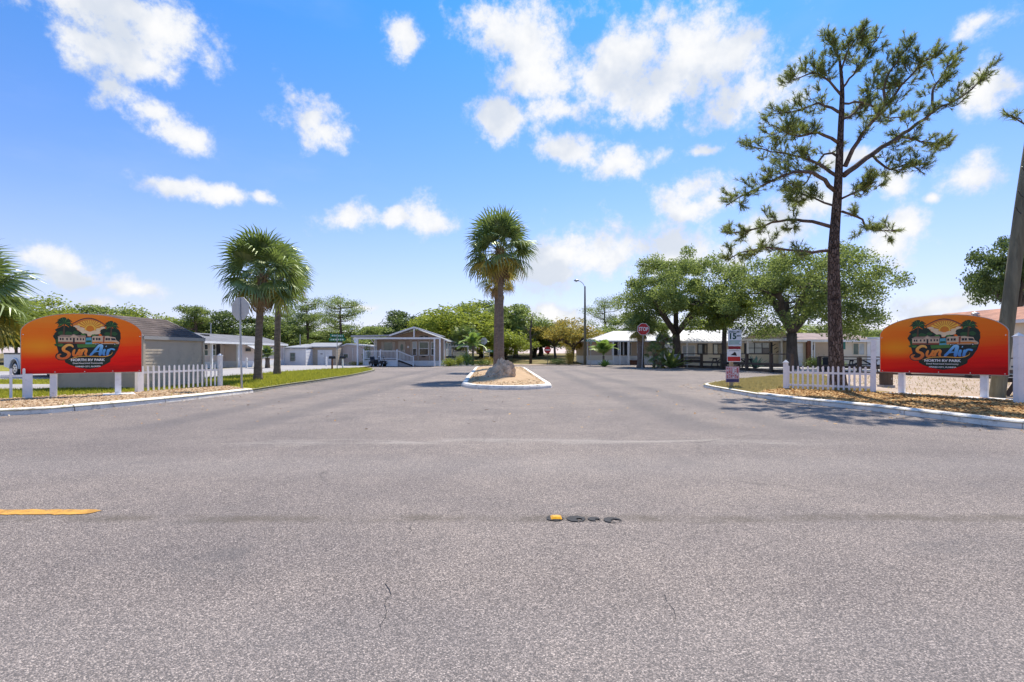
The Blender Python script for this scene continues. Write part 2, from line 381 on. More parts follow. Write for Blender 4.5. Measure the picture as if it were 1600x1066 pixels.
M['mulchpale'] = ground_mat('pale_mulch', (.56,.39,.23), (.66,.50,.33), (.36,.21,.11), .6, 5, 40, voro=34)
M['farground'] = ground_mat('far_ground', (.10,.12,.03), (.20,.17,.07), (.07,.08,.025), .05, .5, 8)

def asphalt():
    m, N, b, o = new_mat('worn_asphalt'); co = oc(N); x, y, z = N.sep(co)
    v = N.vor(co, 150); r = N.sep(v.outputs['Color'])[0]
    v2 = N.vor(co, 310); r2 = N.sep(v2.outputs['Color'])[1]
    st = N.ramp(r, [(0, (.03,.03,.032)), (.28, (.10,.096,.096)), (.62, (.20,.192,.19)), (.84, (.30,.288,.28)), (1, (.52,.50,.48))])
    st2 = N.ramp(r2, [(0, (.05,.05,.052)), (.5, (.16,.155,.155)), (1, (.30,.285,.28))])
    c = N.mix(.45, st, st2); c = N.mix(1.0, c, (1.56,1.37,1.23), 'MULTIPLY')
    pit = N.mr(v.outputs['Distance'], .42, .75); c = N.mix(N.m('MULTIPLY', pit, .55), c, (.05,.05,.052))
    big, _ = N.noise(co, .22, 5, .6, .4); mid, _ = N.noise(co, 1.4, 5, .65)
    c = N.mix(1.0, c, N.mix(N.mr(big, .3, .7), (.84,.84,.86), (1.13,1.11,1.08)), 'MULTIPLY')
    c = N.mix(1.0, c, N.mix(N.mr(mid, .3, .75), (.90,.90,.91), (1.08,1.07,1.06)), 'MULTIPLY')
    st_, _ = N.noise(N.vmul(co, (.5,1.3,1)), .8, 6, .7, 1.2); c = N.mix(N.m('MULTIPLY', N.mr(st_, .57, .74), .42), c, (.10,.095,.095))
    lane = N.m('MULTIPLY', N.mr(N.m('ABSOLUTE', N.m('SUBTRACT', N.m('ABSOLUTE', N.m('SUBTRACT', y, 3.72)), 1.75)), .75, .1), N.mr(y, 7.0, 6.4)); c = N.mix(N.m('MULTIPLY', lane, .10), c, (.34,.32,.31))
    # wheel tracks of the entrance: darker bands running in and out
    xa = N.m('ADD', x, N.m('MULTIPLY', N.m('SUBTRACT', mid, .5), .5))
    ent = N.m('MULTIPLY', N.mr(y, 7.2, 9.0), N.mr(y, 46, 30))
    tr = None
    for cx in (-5.9, -4.3, 3.0, 4.5):
        w = N.mr(N.m('ABSOLUTE', N.m('SUBTRACT', xa, cx)), .55, .1); tr = w if tr is None else N.m('MAXIMUM', tr, w)
    c = N.mix(N.m('MULTIPLY', N.m('MULTIPLY', tr, ent), .34), c, (.085,.083,.09))
    # seam along the middle of the street, stained brown
    ym = N.m('ADD', y, N.m('MULTIPLY', N.m('SUBTRACT', N.noise(co, .9, 4)[0], .5), .16))
    seam = N.m('MULTIPLY', N.mr(N.m('ABSOLUTE', N.m('SUBTRACT', ym, 3.72)), .13, .02), N.mr(N.noise(co, 2.2, 5, .7)[0], .30, .62))
    c = N.mix(N.m('MULTIPLY', seam, .55), c, (.10,.082,.06))
    # sand washed along the joint of street and entrance
    sn, _ = N.noise(N.vmul(co, (.35,1.6,1)), 1.5, 6, .65, .5)
    yj = N.m('ADD', y, N.m('MULTIPLY', N.m('SUBTRACT', N.noise(co, .35, 3)[0], .5), .9))
    sd = N.m('MULTIPLY', N.mr(N.m('ABSOLUTE', N.m('SUBTRACT', yj, 6.95)), .34, .03), N.mr(sn, .40, .58))
    sd = N.m('MULTIPLY', sd, N.mr(N.m('ABSOLUTE', x), 5.0, 2.5))
    c = N.mix(N.m('MULTIPLY', sd, .55), c, (.42,.375,.33))
    hair = N.vor(N.vadd(co, N.vmul(N.noise(co, 2.0, 4)[1], (.5,.5,0))), .33, 'DISTANCE_TO_EDGE')
    hc = N.m('MULTIPLY', N.mr(hair.outputs[0], .006, .001), N.mr(N.noise(co, .5, 3)[0], .50, .60))
    c = N.mix(N.m('MULTIPLY', hc, .32), c, (.045,.043,.042))
    N.put(b.inputs['Base Color'], c); b.inputs['Roughness'].default_value = .88; b.inputs['Specular IOR Level'].default_value = .25
    bp = N.n('ShaderNodeBump'); bp.inputs['Strength'].default_value = .55; bp.inputs['Distance'].default_value = .006
    N.put(bp.inputs['Height'], N.m('SUBTRACT', r, v.outputs['Distance'])); N.put(b.inputs['Normal'], bp.outputs[0]); return m
M['asphalt'] = asphalt()
# ------------------------------------------------------------------ ground, road, verges
VZ = .10     # height of the verges behind the kerbs
def sheet(name, poly, z, mat):
    mb = MB(); mb.add([(x, y, z) for x, y in poly], [tuple(range(len(poly)))])
    o = mb.build(name, mat, fixn=False); me = o.data
    if me.polygons[0].normal.z < 0: me.flip_normals()
    return struct(name, o)
sheet('ground', [(-900,-300),(900,-300),(900,1500),(-900,1500)], -.05, M['farground'])
sheet('road', [(-90,-20),(90,-20),(90,52.5),(-90,52.5)], 0, M['asphalt'])

KL = [(-60,7.0),(-30,7.1),(-20,7.5),(-14,8.5),(-9.8,9.8),(-9.05,10.6),(-8.62,11.7),(-8.2,13.3),(-7.87,15.6)]
KL2 = [(-7.87,15.6),(-8.02,18.5),(-8.0,21.3),(-8.25,26.7),(-8.9,32.5),(-9.7,36.0),(-11.2,37.6)]
KR = [(60,6.9),(30,6.95),(20,7.05),(12,7.3),(9.2,7.6),(8.07,8.1),(7.7,9.5),(7.4,10.8),(6.9,12.3),(6.62,13.9)]
KR2 = [(6.62,13.9),(6.62,15.7),(6.7,17.6),(7.1,18.8),(9.05,21.4),(11.8,24.0),(14.7,26.9),(17.2,28.6)]
path2 = lambda pts, st=.4: [(p.x, p.y) for p in smooth_path([(x, y, 0) for x, y in pts], st)]
kl, kl2, kr, kr2 = path2(KL), path2(KL2), path2(KR), path2(KR2)
left_poly = kl+kl2[1:]+[(-12.2,39.5),(-12.6,45.9),(-60,45.9)]
right_poly = kr+kr2[1:]+[(17.2,30),(60,30)]
sheet('left_lawn', left_poly, VZ, M['grass'])
sheet('right_lawn', right_poly, VZ, M['grassdrybase'])

def kerb(name, pts, seglen, width, h, mat, inner, closed=False):
    """row of kerb stones along pts; inner = +1 when the verge lies to the left of the walking direction"""
    root = bpy.data.objects.new(name, None); COL.objects.link(root); root['kind'] = 'structure'
    P = [Vector((x, y, 0)) for x, y in pts]; acc = [P[0]]; L = 0; rr = random.Random(3); sl = seglen
    def flush(ps, cut):
        if len(ps) < 2: return
        mb = MB(); prof = [(0,-.03),(.012,h*.55),(.05,h*.93),(.085,h),(width,h),(width,-.03)]
        dz = rr.uniform(-.006, .006); n = len(prof); vs = []
        for i, p in enumerate(ps):
            d = (ps[min(i+1, len(ps)-1)]-ps[max(i-1, 0)]).normalized(); nrm = Vector((-d.y, d.x, 0))*inner
            q = p.copy()
            if i == 0: q += d*.008
            if i == len(ps)-1: q -= d*.008
            for a, z in prof: vs.append(q+nrm*a+Vector((0, 0, z+(dz if z > 0 else 0))))
        fs = [(i*n+k, i*n+k+1, (i+1)*n+k+1, (i+1)*n+k) for i in range(len(ps)-1) for k in range(n-1)]
        fs += [tuple(range(n-1, -1, -1)), tuple((len(ps)-1)*n+k for k in range(n))]
        mb.add(vs, fs); mb.build('kerb_stone', mat, root)
    for i in range(1, len(P)):
        acc.append(P[i]); L += (P[i]-P[i-1]).length
        if L > sl: flush(acc, True); acc = [P[i]]; L = 0; sl = seglen*rr.uniform(.8, 1.2)
    flush(acc, False); return root
vis = lambda pts: [p for p in pts if abs(p[0]) < 19]
kerb('left_kerb', vis(kl), 1.9, .26, .125, M['kerbpaint'], 1)
kerb('left_grass_edge', kl2, 2.6, .14, .107, M['kerbraw'], 1)
kerb('right_kerb', vis(kr), 1.9, .26, .125, M['kerbpaint'], -1)
kerb('right_thin_kerb', kr2, 2.4, .15, .112, M['kerbpaint'], -1)

# mulch beds along the fences
lfence = [(-19,9.9),(-15,10.7),(-12.35,11.75),(-11.8,12.6),(-10.57,14.4),(-9.73,17.2)]
inset = lambda pts, s, w: [(p[0]+s*w*n[0], p[1]+s*w*n[1]) for p, n in zip(pts, normals(pts))]
def normals(pts):
    out = []
    for i in range(len(pts)):
        a, b = pts[max(i-1, 0)], pts[min(i+1, len(pts)-1)]; dx, dy = b[0]-a[0], b[1]-a[1]; l = math.hypot(dx, dy) or 1
        out.append((-dy/l, dx/l))
    return out
mul_l = inset(vis(kl), 1, .24)+[(-9.4,17.0),(-9.6,17.4),(-10.5,14.75),(-11.75,12.95),(-12.4,12.1),(-15,11.1),(-19,10.3)]
sheet('left_mulch_bed', mul_l, VZ+.006, M['mulchpale'])
rf = [(7.3,14.9),(8.35,15.85),(9.4,15.05),(10.25,14.55),(10.9,13.5),(11.5,12.3),(11.8,11.2),(13,9.9),(19,9.4)]
mul_r = inset(vis(kr), -1, .24)+[(6.9,14.2)]+rf
sheet('right_mulch_bed', mul_r, VZ+.006, M['mulch'])
sand_poly = [(10.7,15.2),(11.0,13.6),(11.6,12.4),(11.9,11.3),(13,10.0),(20,9.5),(40,9.5),(40,28),(18.2,28.2),(15.5,25.5),(13.5,21.0),(11.6,17.6)]
sheet('sandy_ground', sand_poly, VZ+.004, M['sand'])
# pale concrete: side street on the left, path by the shed, pads, park street behind the rail fence
sheet('left_side_street', [(-13.3,22),(-13.45,29),(-12.9,34),(-11.7,38.2),(-12.2,45.7),(-20.6,45.7),(-20.6,31),(-19.6,22)], VZ+.008, M['concrete'])
sheet('shed_path', [(-40,15.6),(-14.5,15.4),(-14.5,18.0),(-40,18.3)], VZ+.008, M['concrete'])
sheet('parking_pad', [(-45,21.2),(-19.75,21.2),(-20.75,30.8),(-45,30.8)], VZ+.008, M['concrete'])
sheet('right_park_street', [(17.0,30.2),(60,30.2),(60,42.5),(17.0,43.8)], .03, M['concrete'])
sheet('house_apron', [(-15.6,45.75),(-3.5,46.5),(-3.5,60),(-15.6,60)], .02, M['concrete'])
sheet('far_mulch_border', [(-3.2,49.4),(9,50.3),(20,52),(20,53.8),(-3.2,53.8)], .03, M['sand'])
# gentle grassy bank beyond the cross street
def bank():
    X = np.linspace(-160, 200, 61); Y = np.array([52.4, 54, 58, 64, 72, 82, 95, 115, 150, 240, 500])
    Z = np.interp(Y, [52.4, 54, 60, 90, 130, 500], [.004, .03, .12, .92, 1.05, 1.1])
    V = np.array([(x, y, z+.06*math.sin(x*.11+y*.2)*min(1, (y-52.4)/12)) for y, z in zip(Y, Z) for x in X]); n = len(X)
    F = np.array([(j*n+i, j*n+i+1, (j+1)*n+i+1, (j+1)*n+i) for j in range(len(Y)-1) for i in range(n-1)])
    struct('field_bank', obj('field_bank', np_mesh('field_bank', V, F, None, True), M['field']))
bank()
def bank_z(y): return float(np.interp(y, [52.4, 54, 60, 90, 130, 500], [.004, .03, .12, .92, 1.05, 1.1])) if y > 52.4 else 0.0

# island with mulch mound, white kerb and rock
ISL = [(-1.85,18.6),(-1.35,17.35),(-.3,16.75),(.6,16.9),(1.25,17.55),(1.42,18.6),(1.3,24),(1.15,32),(.95,39),(.2,41.2),(-1.4,41.9),(-2.6,41.2),(-2.85,39.5),(-2.5,32),(-2.15,24)]
isl = path2(ISL+[ISL[0]], .35)
kerb('island_kerb', isl, 1.7, .22, .14, M['kerbpaint'], 1)
def island():
    cx, cy = -.45, 29; rings = [(1-.015, .115), (.9, .15), (.72, .21), (.5, .25), (.25, .26)]
    inn = inset(isl[:-1], 1, .2); V = []; n = len(inn)
    for k, z in rings:
        for x, y in inn: V.append((cx+(x-cx)*k, cy+(y-cy)*k, z+R.uniform(-.012, .012)))
    V.append((cx, cy, .26)); F4 = [(j*n+i, j*n+(i+1) % n, (j+1)*n+(i+1) % n, (j+1)*n+i) for j in range(len(rings)-1) for i in range(n)]
    F3 = [((len(rings)-1)*n+i, (len(rings)-1)*n+(i+1) % n, len(V)-1) for i in range(n)]
    struct('island_mulch', obj('island_mulch', np_mesh('island_mulch', np.array(V), np.array(F4), np.array(F3), True), M['mulchpale']))
island()

# loose chips and grass blades
def chips(name, poly, n, z, mat, size, label, ylim=None, weight=True):
    P = np.array(poly); lo, hi = P.min(0), P.max(0)
    if ylim: hi[1] = min(hi[1], ylim)
    X = NR.uniform(lo[0], hi[0], n*6); Y = NR.uniform(lo[1], hi[1], n*6); k = in_poly(X, Y, poly); X, Y = X[k][:n], Y[k][:n]; n = len(X)
    a = NR.uniform(0, 6.28, n); L = NR.uniform(.5, 1.3, n)*size; w = L*NR.uniform(.25, .5, n)
    u = np.stack([np.cos(a), np.sin(a), NR.uniform(-.35, .35, n)], 1)*L[:, None]/2; v = np.stack([-np.sin(a), np.cos(a), NR.uniform(-.5, .5, n)], 1)*w[:, None]/2
    zz = z(X, Y) if callable(z) else np.full(n, z); c = np.stack([X, Y, zz+NR.uniform(.006, .022, n)], 1)
    V = np.stack([c-u-v, c+u-v, c+u+v, c-u+v], 1).reshape(-1, 3); F = np.arange(4*n).reshape(-1, 4)
    return tag(obj(name, np_mesh(name, V, F), mat), label, 'mulch', kind='stuff')
chips('bark_chips', mul_r, 26000, VZ+.006, M['chip'], .052, 'orange bark chips spread along the right kerb under the sign')
chips('pale_bark_chips', [p for p in mul_l], 24000, VZ+.006, M['chippale'], .042, 'pale tan wood chips spread along the left kerb under the sign')
def isl_z(X, Y):
    return np.full(len(X), .2)+.04*np.clip(1-np.abs(X+.45)/1.6, 0, 1)
chips('island_chips', inset(isl[:-1], 1, .3), 9000, lambda X, Y: .12+.13*np.clip(1.35*(1-np.maximum(np.abs(X+.45)/1.75, np.abs(Y-29)/12.4)), 0, 1), M['chippale'], .07, 'pale tan wood chips covering the traffic island')
def blades(name, poly, n, z, mat, h, label, excl=()):
    P = np.array(poly); lo, hi = P.min(0), P.max(0)
    X = NR.uniform(lo[0], hi[0], n*4); Y = NR.uniform(lo[1], hi[1], n*4); k = in_poly(X, Y, poly)
    for e in excl: k &= ~in_poly(X, Y, e)
    dens = .5+.5*np.sin(X*1.7+np.sin(Y*1.3)*2)*np.sin(Y*1.1+X*.6); k &= NR.rand(len(X)) < .45+.55*dens
    X, Y = X[k][:n], Y[k][:n]; n = len(X)
    a = NR.uniform(0, 6.28, n); H = NR.uniform(.45, 1.25, n)*h; w = NR.uniform(.5, 1.2, n)*.012+.25*h*.08
    lean = NR.normal(0, .45, (n, 2))*H[:, None]
    b = np.stack([X, Y, np.full(n, z)], 1); s = np.stack([np.cos(a)*w, np.sin(a)*w, np.zeros(n)], 1)
    t = b+np.concatenate([lean, H[:, None]], 1)
    V = np.stack([b-s, b+s, t], 1).reshape(-1, 3); F = np.arange(3*n).reshape(-1, 3)
    return tag(obj(name, np_mesh(name, V, None, F), mat), label, 'grass', kind='stuff')
lg1 = [(-7.98,15.9),(-8.12,18.5),(-8.1,21.3),(-8.35,26.7),(-9.0,32.5),(-9.8,35.9),(-11.3,37.4),(-12.6,34),(-13.35,29),(-13.3,22),(-13.2,19.2),(-10.9,19.0),(-10.8,17.6),(-9.5,17.5)]
blades('verge_grass', lg1, 52000, VZ, M['grassblade'], .075, 'green and yellow grass on the verge around the two palms')
blades('lawn_grass', [(-24,11.2),(-15,11.2),(-12.4,12.3),(-11.7,13.1),(-10.6,14.9),(-9.8,17.4),(-10.8,19.2),(-14.4,15.3),(-24,15.4)], 26000, VZ, M['grassblade'], .08, 'green grass strip behind the left picket fence',
       [[(-14.2,15.75),(-11.3,15.75),(-10.95,18.7),(-13.9,18.8)]])
blades('back_lawn_grass', [(-26,18.5),(-14.5,18.2),(-14.2,21),(-26,21)], 9000, VZ, M['grassblade'], .08, 'green grass patch between concrete path and parked truck')
blades('dry_grass', [(6.75,14.1),(6.75,17.5),(7.15,18.6),(9.1,21.2),(14.6,26.6),(15.4,25.4),(13.4,21),(11.5,17.6),(10.6,15.3),(9.5,15.2),(8.35,16.0),(7.3,15.0)], 30000, VZ, M['grassdry'], .06, 'dry yellowish grass on the right corner verge')
blades('weed_grass', [(10.9,13.8),(14,11.5),(22,14),(18,26),(13,20)], 1800, VZ+.004, M['grassdry'], .07, 'sparse dry weeds scattered over the sandy ground')

def strip(pts, s, w0, w1): return inset(pts, s, w0)+inset(pts, s, w1)[::-1]
chips('spilled_chips', strip(vis(kr)+kr2[1:14], 1, .02, .9), 420, .0, M['chip'], .05, 'bark chips and litter spilled on the street along the right kerb')
chips('spilled_pale_chips', strip(vis(kl), -1, .02, .7), 320, .0, M['chippale'], .045, 'pale chips spilled on the street along the left kerb')
chips('leaf_litter', [(-9,17),(9,17),(7,8),(-8,8)], 260, .0, M['chip'], .05, 'scattered dry leaf litter across the entrance drive')
blades('grass_tufts', lg1, 5200, VZ, M['grassblade'], .15, 'taller scattered grass tufts on the left verge')
blades('kerb_weeds', strip(vis(kl), 1, .25, .42), 700, VZ, M['grassblade'], .10, 'thin weeds growing behind the left kerb')
blades('fence_weeds', [(8.2,15.9),(8.5,16.3),(10.4,14.9),(10.1,14.4)], 1500, VZ, M['grassdry'], .14, 'dry weeds along the foot of the right picket fence')
# road paint, reflector pads
def ymark():
    mb = MB(); xs = np.linspace(-16, -3.14, 260); top = []; bot = []
    for x in xs:
        top.append((x, 3.92+R.uniform(-.010, .010), .004)); bot.append((x, 3.80+R.uniform(-.010, .010), .004))
    top[-1] = (-3.12, 3.895, .004); bot[-1] = (-3.15, 3.83, .004)
    n = len(xs); mb.add(top+bot, [(i+n, i+n+1, i+1, i) for i in range(n-1)])
    struct('road_line', mb.build('road_line', M['yellow']))
ymark()
def pad(px, py, r, hole, seed):
    x, y = gp(px, py); rr = random.Random(seed); n = 26; mb = MB(); o_ = []; i_ = []
    for k in range(n):
        t = 6.283*k/n; q = r*rr.uniform(.92, 1.06); o_.append((x+q*math.cos(t), y+q*.95*math.sin(t), .006))
        q = (hole or .001)*rr.uniform(.75, 1.2); i_.append((x+.02+q*math.cos(t), y-.02+q*math.sin(t), .008))
    mb.add(o_+i_, [(k, (k+1) % n, (k+1) % n+n, k+n) for k in range(n)])
    return mb.build('tar_pad', M['tar'])
for px, py, r, hole, lab in ((867,810.5,.064,0,'round black tar pad carrying the amber reflector'),(900,811.5,.068,.024,'dark tar ring directly right of the amber reflector'),
                             (928.5,812,.046,.02,'faded tar patch between the two dark tar rings'),(957,813.5,.064,.036,'rightmost black tar ring open at its middle')):
    tag(pad(px, py, r, hole, px), lab, 'tar patch', 'tar pads on the street centre')
def reflector():
    x, y = gp(869, 810.5); t = thing('road_reflector', 'amber reflective road stud on the black tar pad', 'road stud', (x, y, .008))
    mb = MB(); mb.add([(-.04,-.04,0),(.04,-.04,0),(.04,.04,0),(-.04,.04,0),(-.026,-.02,.013),(.026,-.02,.013),(.026,.02,.013),(-.026,.02,.013)],
        [(3,2,1,0),(4,5,6,7),(0,1,5,4),(1,2,6,5),(2,3,7,6),(3,0,4,7)]); mb.build('housing', M['reflector'], t)
    mb = MB(); mb.add([(-.030,-.0395,.0020),(.030,-.0395,.0020),(.022,-.0225,.0130),(-.022,-.0225,.0130)], [(0,1,2,3)]); mb.build('lens', M['reflector'], t)
reflector()
def crack(pts, lab):
    mb = MB(); P = smooth_path([(*gp(a, b), .003) for a, b in pts], .05); rr = random.Random(int(pts[0][0])); vs = []
    for i, p in enumerate(P):
        w = .0016*rr.uniform(.15, 1.4); j = rr.uniform(-.014, .014); vs += [(p.x-w+j, p.y+rr.uniform(-.005, .005), .003), (p.x+w+j, p.y, .003)]
    mb.add(vs, [(2*i, 2*i+1, 2*i+3, 2*i+2) for i in range(len(P)-1)])
    o = mb.build('crack', M['tar']); o.parent = bpy.data.objects['road']; return o
crack([(605,905),(608,930),(600,955),(596,990)], '')
crack([(647,812),(640,830),(630,848)], '')
crack([(1035,930),(1055,952),(1058,975)], '')
crack([(60,760),(110,752),(165,744)], '')

# rock on the island
def rock():
    x, y = -.55, 21.2; b = bmesh.new(); bmesh.ops.create_icosphere(b, subdivisions=6, radius=1)
    import mathutils
    for v in b.verts:
        p = v.co.copy(); n = mathutils.noise.fractal(p*1.1+Vector((8.1,2.4,1.2)), 1, 2, 5)
        r = 1+.30*n+.10*abs(mathutils.noise.noise(p*3.3))-.16*abs(mathutils.noise.noise(p*6+Vector((1,2,3))))+.05*mathutils.noise.noise(p*15)
        h = max(0, p.z); tx = 1-.50*h**2.0          # tapering to a blunt top
        v.co = Vector((p.x*r*.64*tx+.05*h, p.y*r*.48*tx, (p.z*r*(.88+.40*p.x) if p.z > 0 else p.z*.15)))
        
    me = bpy.data.meshes.new('rock'); b.to_mesh(me); b.free(); me.polygons.foreach_set('use_smooth', [False]*len(me.polygons))
    o = obj('landscape_rock', me, M['rock']); o.location = (x, y, .12); tag(o, 'large pitted grey limestone boulder on the traffic island', 'rock')
rock()
# ------------------------------------------------------------------ vegetation
def fan_frond(seed, old=False):
    """costapalmate sabal leaf: stalk along +X, blade of narrow folded segments"""
    rr = random.Random(seed); mb = MB(); st = .66; n = 22; R0 = .76
    droop = .12
    mb.tube([(0,0,0),(st*.5,0,.02),(st,0,0)], [.016,.012,.009], 4, False)
    for i in range(n):
        t = (i/(n-1)-.5)*2; ang = t*rad(100); L = R0*(1-.30*abs(t)**2)*rr.uniform(.9, 1.06)
        base = Vector((st+.10*(1-abs(t)), 0, -.02*abs(t)))
        d = Vector((math.cos(ang), math.sin(ang), -.10-.20*abs(t)))
        w = .031; side = Vector((-math.sin(ang), math.cos(ang), 0))
        p1 = base+d*L*.45+Vector((0,0,.05)); p2 = base+d*L*.78+Vector((0,0,-droop*.25)); p3 = base+d*L+Vector((0,0,-droop*rr.uniform(.5, 3.2)))
        mb.add([base, p1-side*w+Vector((0,0,.012)), p1+side*w, p2-side*w*.62, p2+side*w*.62+Vector((0,0,.008)), p3], [(0,1,2),(1,3,4,2),(3,5,4)])
    return mb.mesh('frond')
FRONDS = [fan_frond(i) for i in range(4)]
for f in FRONDS: f.materials.append(M['L_palm'])
def palm(label, x, y, z0, height, crown, trunk_r, lean=(0,0), n=46, seed=1, oldn=5, name='palm_tree', dead=4, group=None, mat_old=True):
    rr = random.Random(seed); t = thing(name, label, 'palm tree', (x, y, z0), 0, group)
    mb = MB(); K = 26; pts = []; rs = []
    for k in range(K+1):
        u = k/K; pts.append((lean[0]*u*u, lean[1]*u*u, height*u)); q = trunk_r*(1+.35*math.exp(-u*14))*(1-.12*u)
        if u > .88: q *= 1.18
        rs.append(q*(1.0+(.035 if k % 2 else -.035)))
    mb.tube(pts, rs, 14); mb.build('trunk', M['bark_palm'], t, True)
    top = Vector((lean[0], lean[1], height)); sc = crown/2/1.32
    # old leaf bases round the neck
    mb = MB()
    for k in range(26):
        a = k*2.4; zz = height-.05-.75*trunk_r*3*(k/26); o_ = top+Vector((math.cos(a)*trunk_r, math.sin(a)*trunk_r, zz-height))
        mb.bar(o_, o_+Vector((math.cos(a)*.10, math.sin(a)*.10, .20)), .05, .022)
    mb.build('leaf_bases', M['deadwood'], t)
    for k in range(n):
        u = (k+.5)/n; el = rad(86)-u**.95*rad(136)+rr.uniform(-.15,.15); a = k*2.39996+rr.uniform(-.2, .2)
        o = obj('frond', FRONDS[k % 4], None, t)
        if k >= n-oldn and mat_old:
            o.material_slots[0].link = 'OBJECT'; o.material_slots[0].material = M['L_palmlow']
        o.location = top+Vector((math.cos(a)*.05, math.sin(a)*.05, -.12*u)); s = sc*rr.uniform(.84, 1.1)*(1 if el > -.5 else .95)
        o.rotation_mode = 'QUATERNION'
        q = Matrix.Rotation(a, 3, 'Z') @ Matrix.Rotation(-el, 3, 'Y') @ Matrix.Rotation(rr.uniform(-.8, .8), 3, 'X')
        o.rotation_quaternion = q.to_quaternion(); o.scale = (s, s, s)
    for k in range(dead):
        a = rr.uniform(0, 6.28); o = obj('dead_frond', FRONDS[k % 4], None, t); o.material_slots[0].link = 'OBJECT'; o.material_slots[0].material = M['deadwood']
        o.location = top+Vector((math.cos(a)*trunk_r, math.sin(a)*trunk_r, -.15)); s = sc*.8
        o.rotation_mode = 'QUATERNION'; o.rotation_quaternion = (Matrix.Rotation(a, 3, 'Z') @ Matrix.Rotation(rad(74), 3, 'Y')).to_quaternion(); o.scale = (s, s*.6, s)
    return t
d = 20.4; palm('tall palm with full round crown standing on grass beside the stop sign back', gx(403,d), d, VZ-.02, gz(432,d), 3.25, .145, (.2,0), 48, 3, 2, dead=7)
d = 25.6; palm('slightly farther palm on grass, right one of the leaning pair', gx(433,d), d, VZ-.02, gz(428,d), 3.15, .15, (.12,0), 46, 8, 5, dead=8)
d = 24.0; palm('tallest palm with dense rounded crown on the traffic island behind the boulder', gx(783,d), d, .22, gz(392,d)-.15, 3.4, .14, (-.06,0), 50, 5, 6, dead=7)
d = 34.0; palm('smaller palm hidden behind the island palm trunk with yellowing fronds', gx(775,d), d, .2, gz(440,d), 3.0, .16, (.08,0), 26, 12, 8, dead=6)
d = 15.0; palm('low palm with drooping fronds at the left picture edge', gx(-62,d), d, VZ-.02, gz(470,d), 3.4, .17, (0,0), 50, 21, 8, dead=8)

def pinnate_frond(seed, L=1.5, arch=.5):
    rr = random.Random(seed); mb = MB(); pts = [Vector((L*u*(1-.12*u), 0, L*arch*(1.5*u-1.6*u*u))) for u in [i/10 for i in range(11)]]
    mb.tube(pts, [.014*(1-.8*i/10) for i in range(11)], 4, False)
    for i in range(40):
        u = .12+.86*i/40; k = u*10; j = min(9, int(k)); p = pts[j].lerp(pts[j+1], k-j); l = L*.34*math.sin(math.pi*min(1, .12+u*.86))**.7
        for sd in (-1, 1):
            dv = Vector((.55, sd*.8, .15-.45*u)).normalized(); e = p+dv*l+Vector((0,0,-l*.2)); w = Vector((.018,-.006*sd,0))
            mb.add([p-w, p+w, p.lerp(e,.6)+w*.8, e, p.lerp(e,.6)-w*.8], [(0,1,2,3,4)])
    return mb.mesh('frond')
PINN = [pinnate_frond(1), pinnate_frond(2, 1.4, .7)]
for f in PINN: f.materials.append(M['L_palm'])
def feather_palm(label, x, y, z0, h, L, n, seed, mat, trunk=.09, elmin=10):
    rr = random.Random(seed); t = thing('feather_palm', label, 'palm', (x, y, z0)); mb = MB()
    mb.tube([(0,0,-.02),(0,0,h*.6),(0,0,h)], [trunk*1.25, trunk, trunk*1.05], 8); mb.build('trunk', M['bark_palm'], t, True)
    for k in range(n):
        a = k*2.39996; el = rad(85-(85-elmin)*(k/n)**.8); o = obj('frond', PINN[k % 2], None, t); o.material_slots[0].link = 'OBJECT'; o.material_slots[0].material = mat
        s = L/1.5*rr.uniform(.85, 1.1); o.scale = (s,)*3; o.location = (0, 0, h); o.rotation_mode = 'QUATERNION'
        o.rotation_quaternion = (Matrix.Rotation(a, 3, 'Z') @ Matrix.Rotation(-el, 3, 'Y')).to_quaternion()
    return t
def low_fan_palm(label, x, y, z0, h, crown, n, seed, name='fan_palm'):
    return palm(label, x, y, z0, h, crown, .11, (.05,0), n, seed, 2, name, 1)

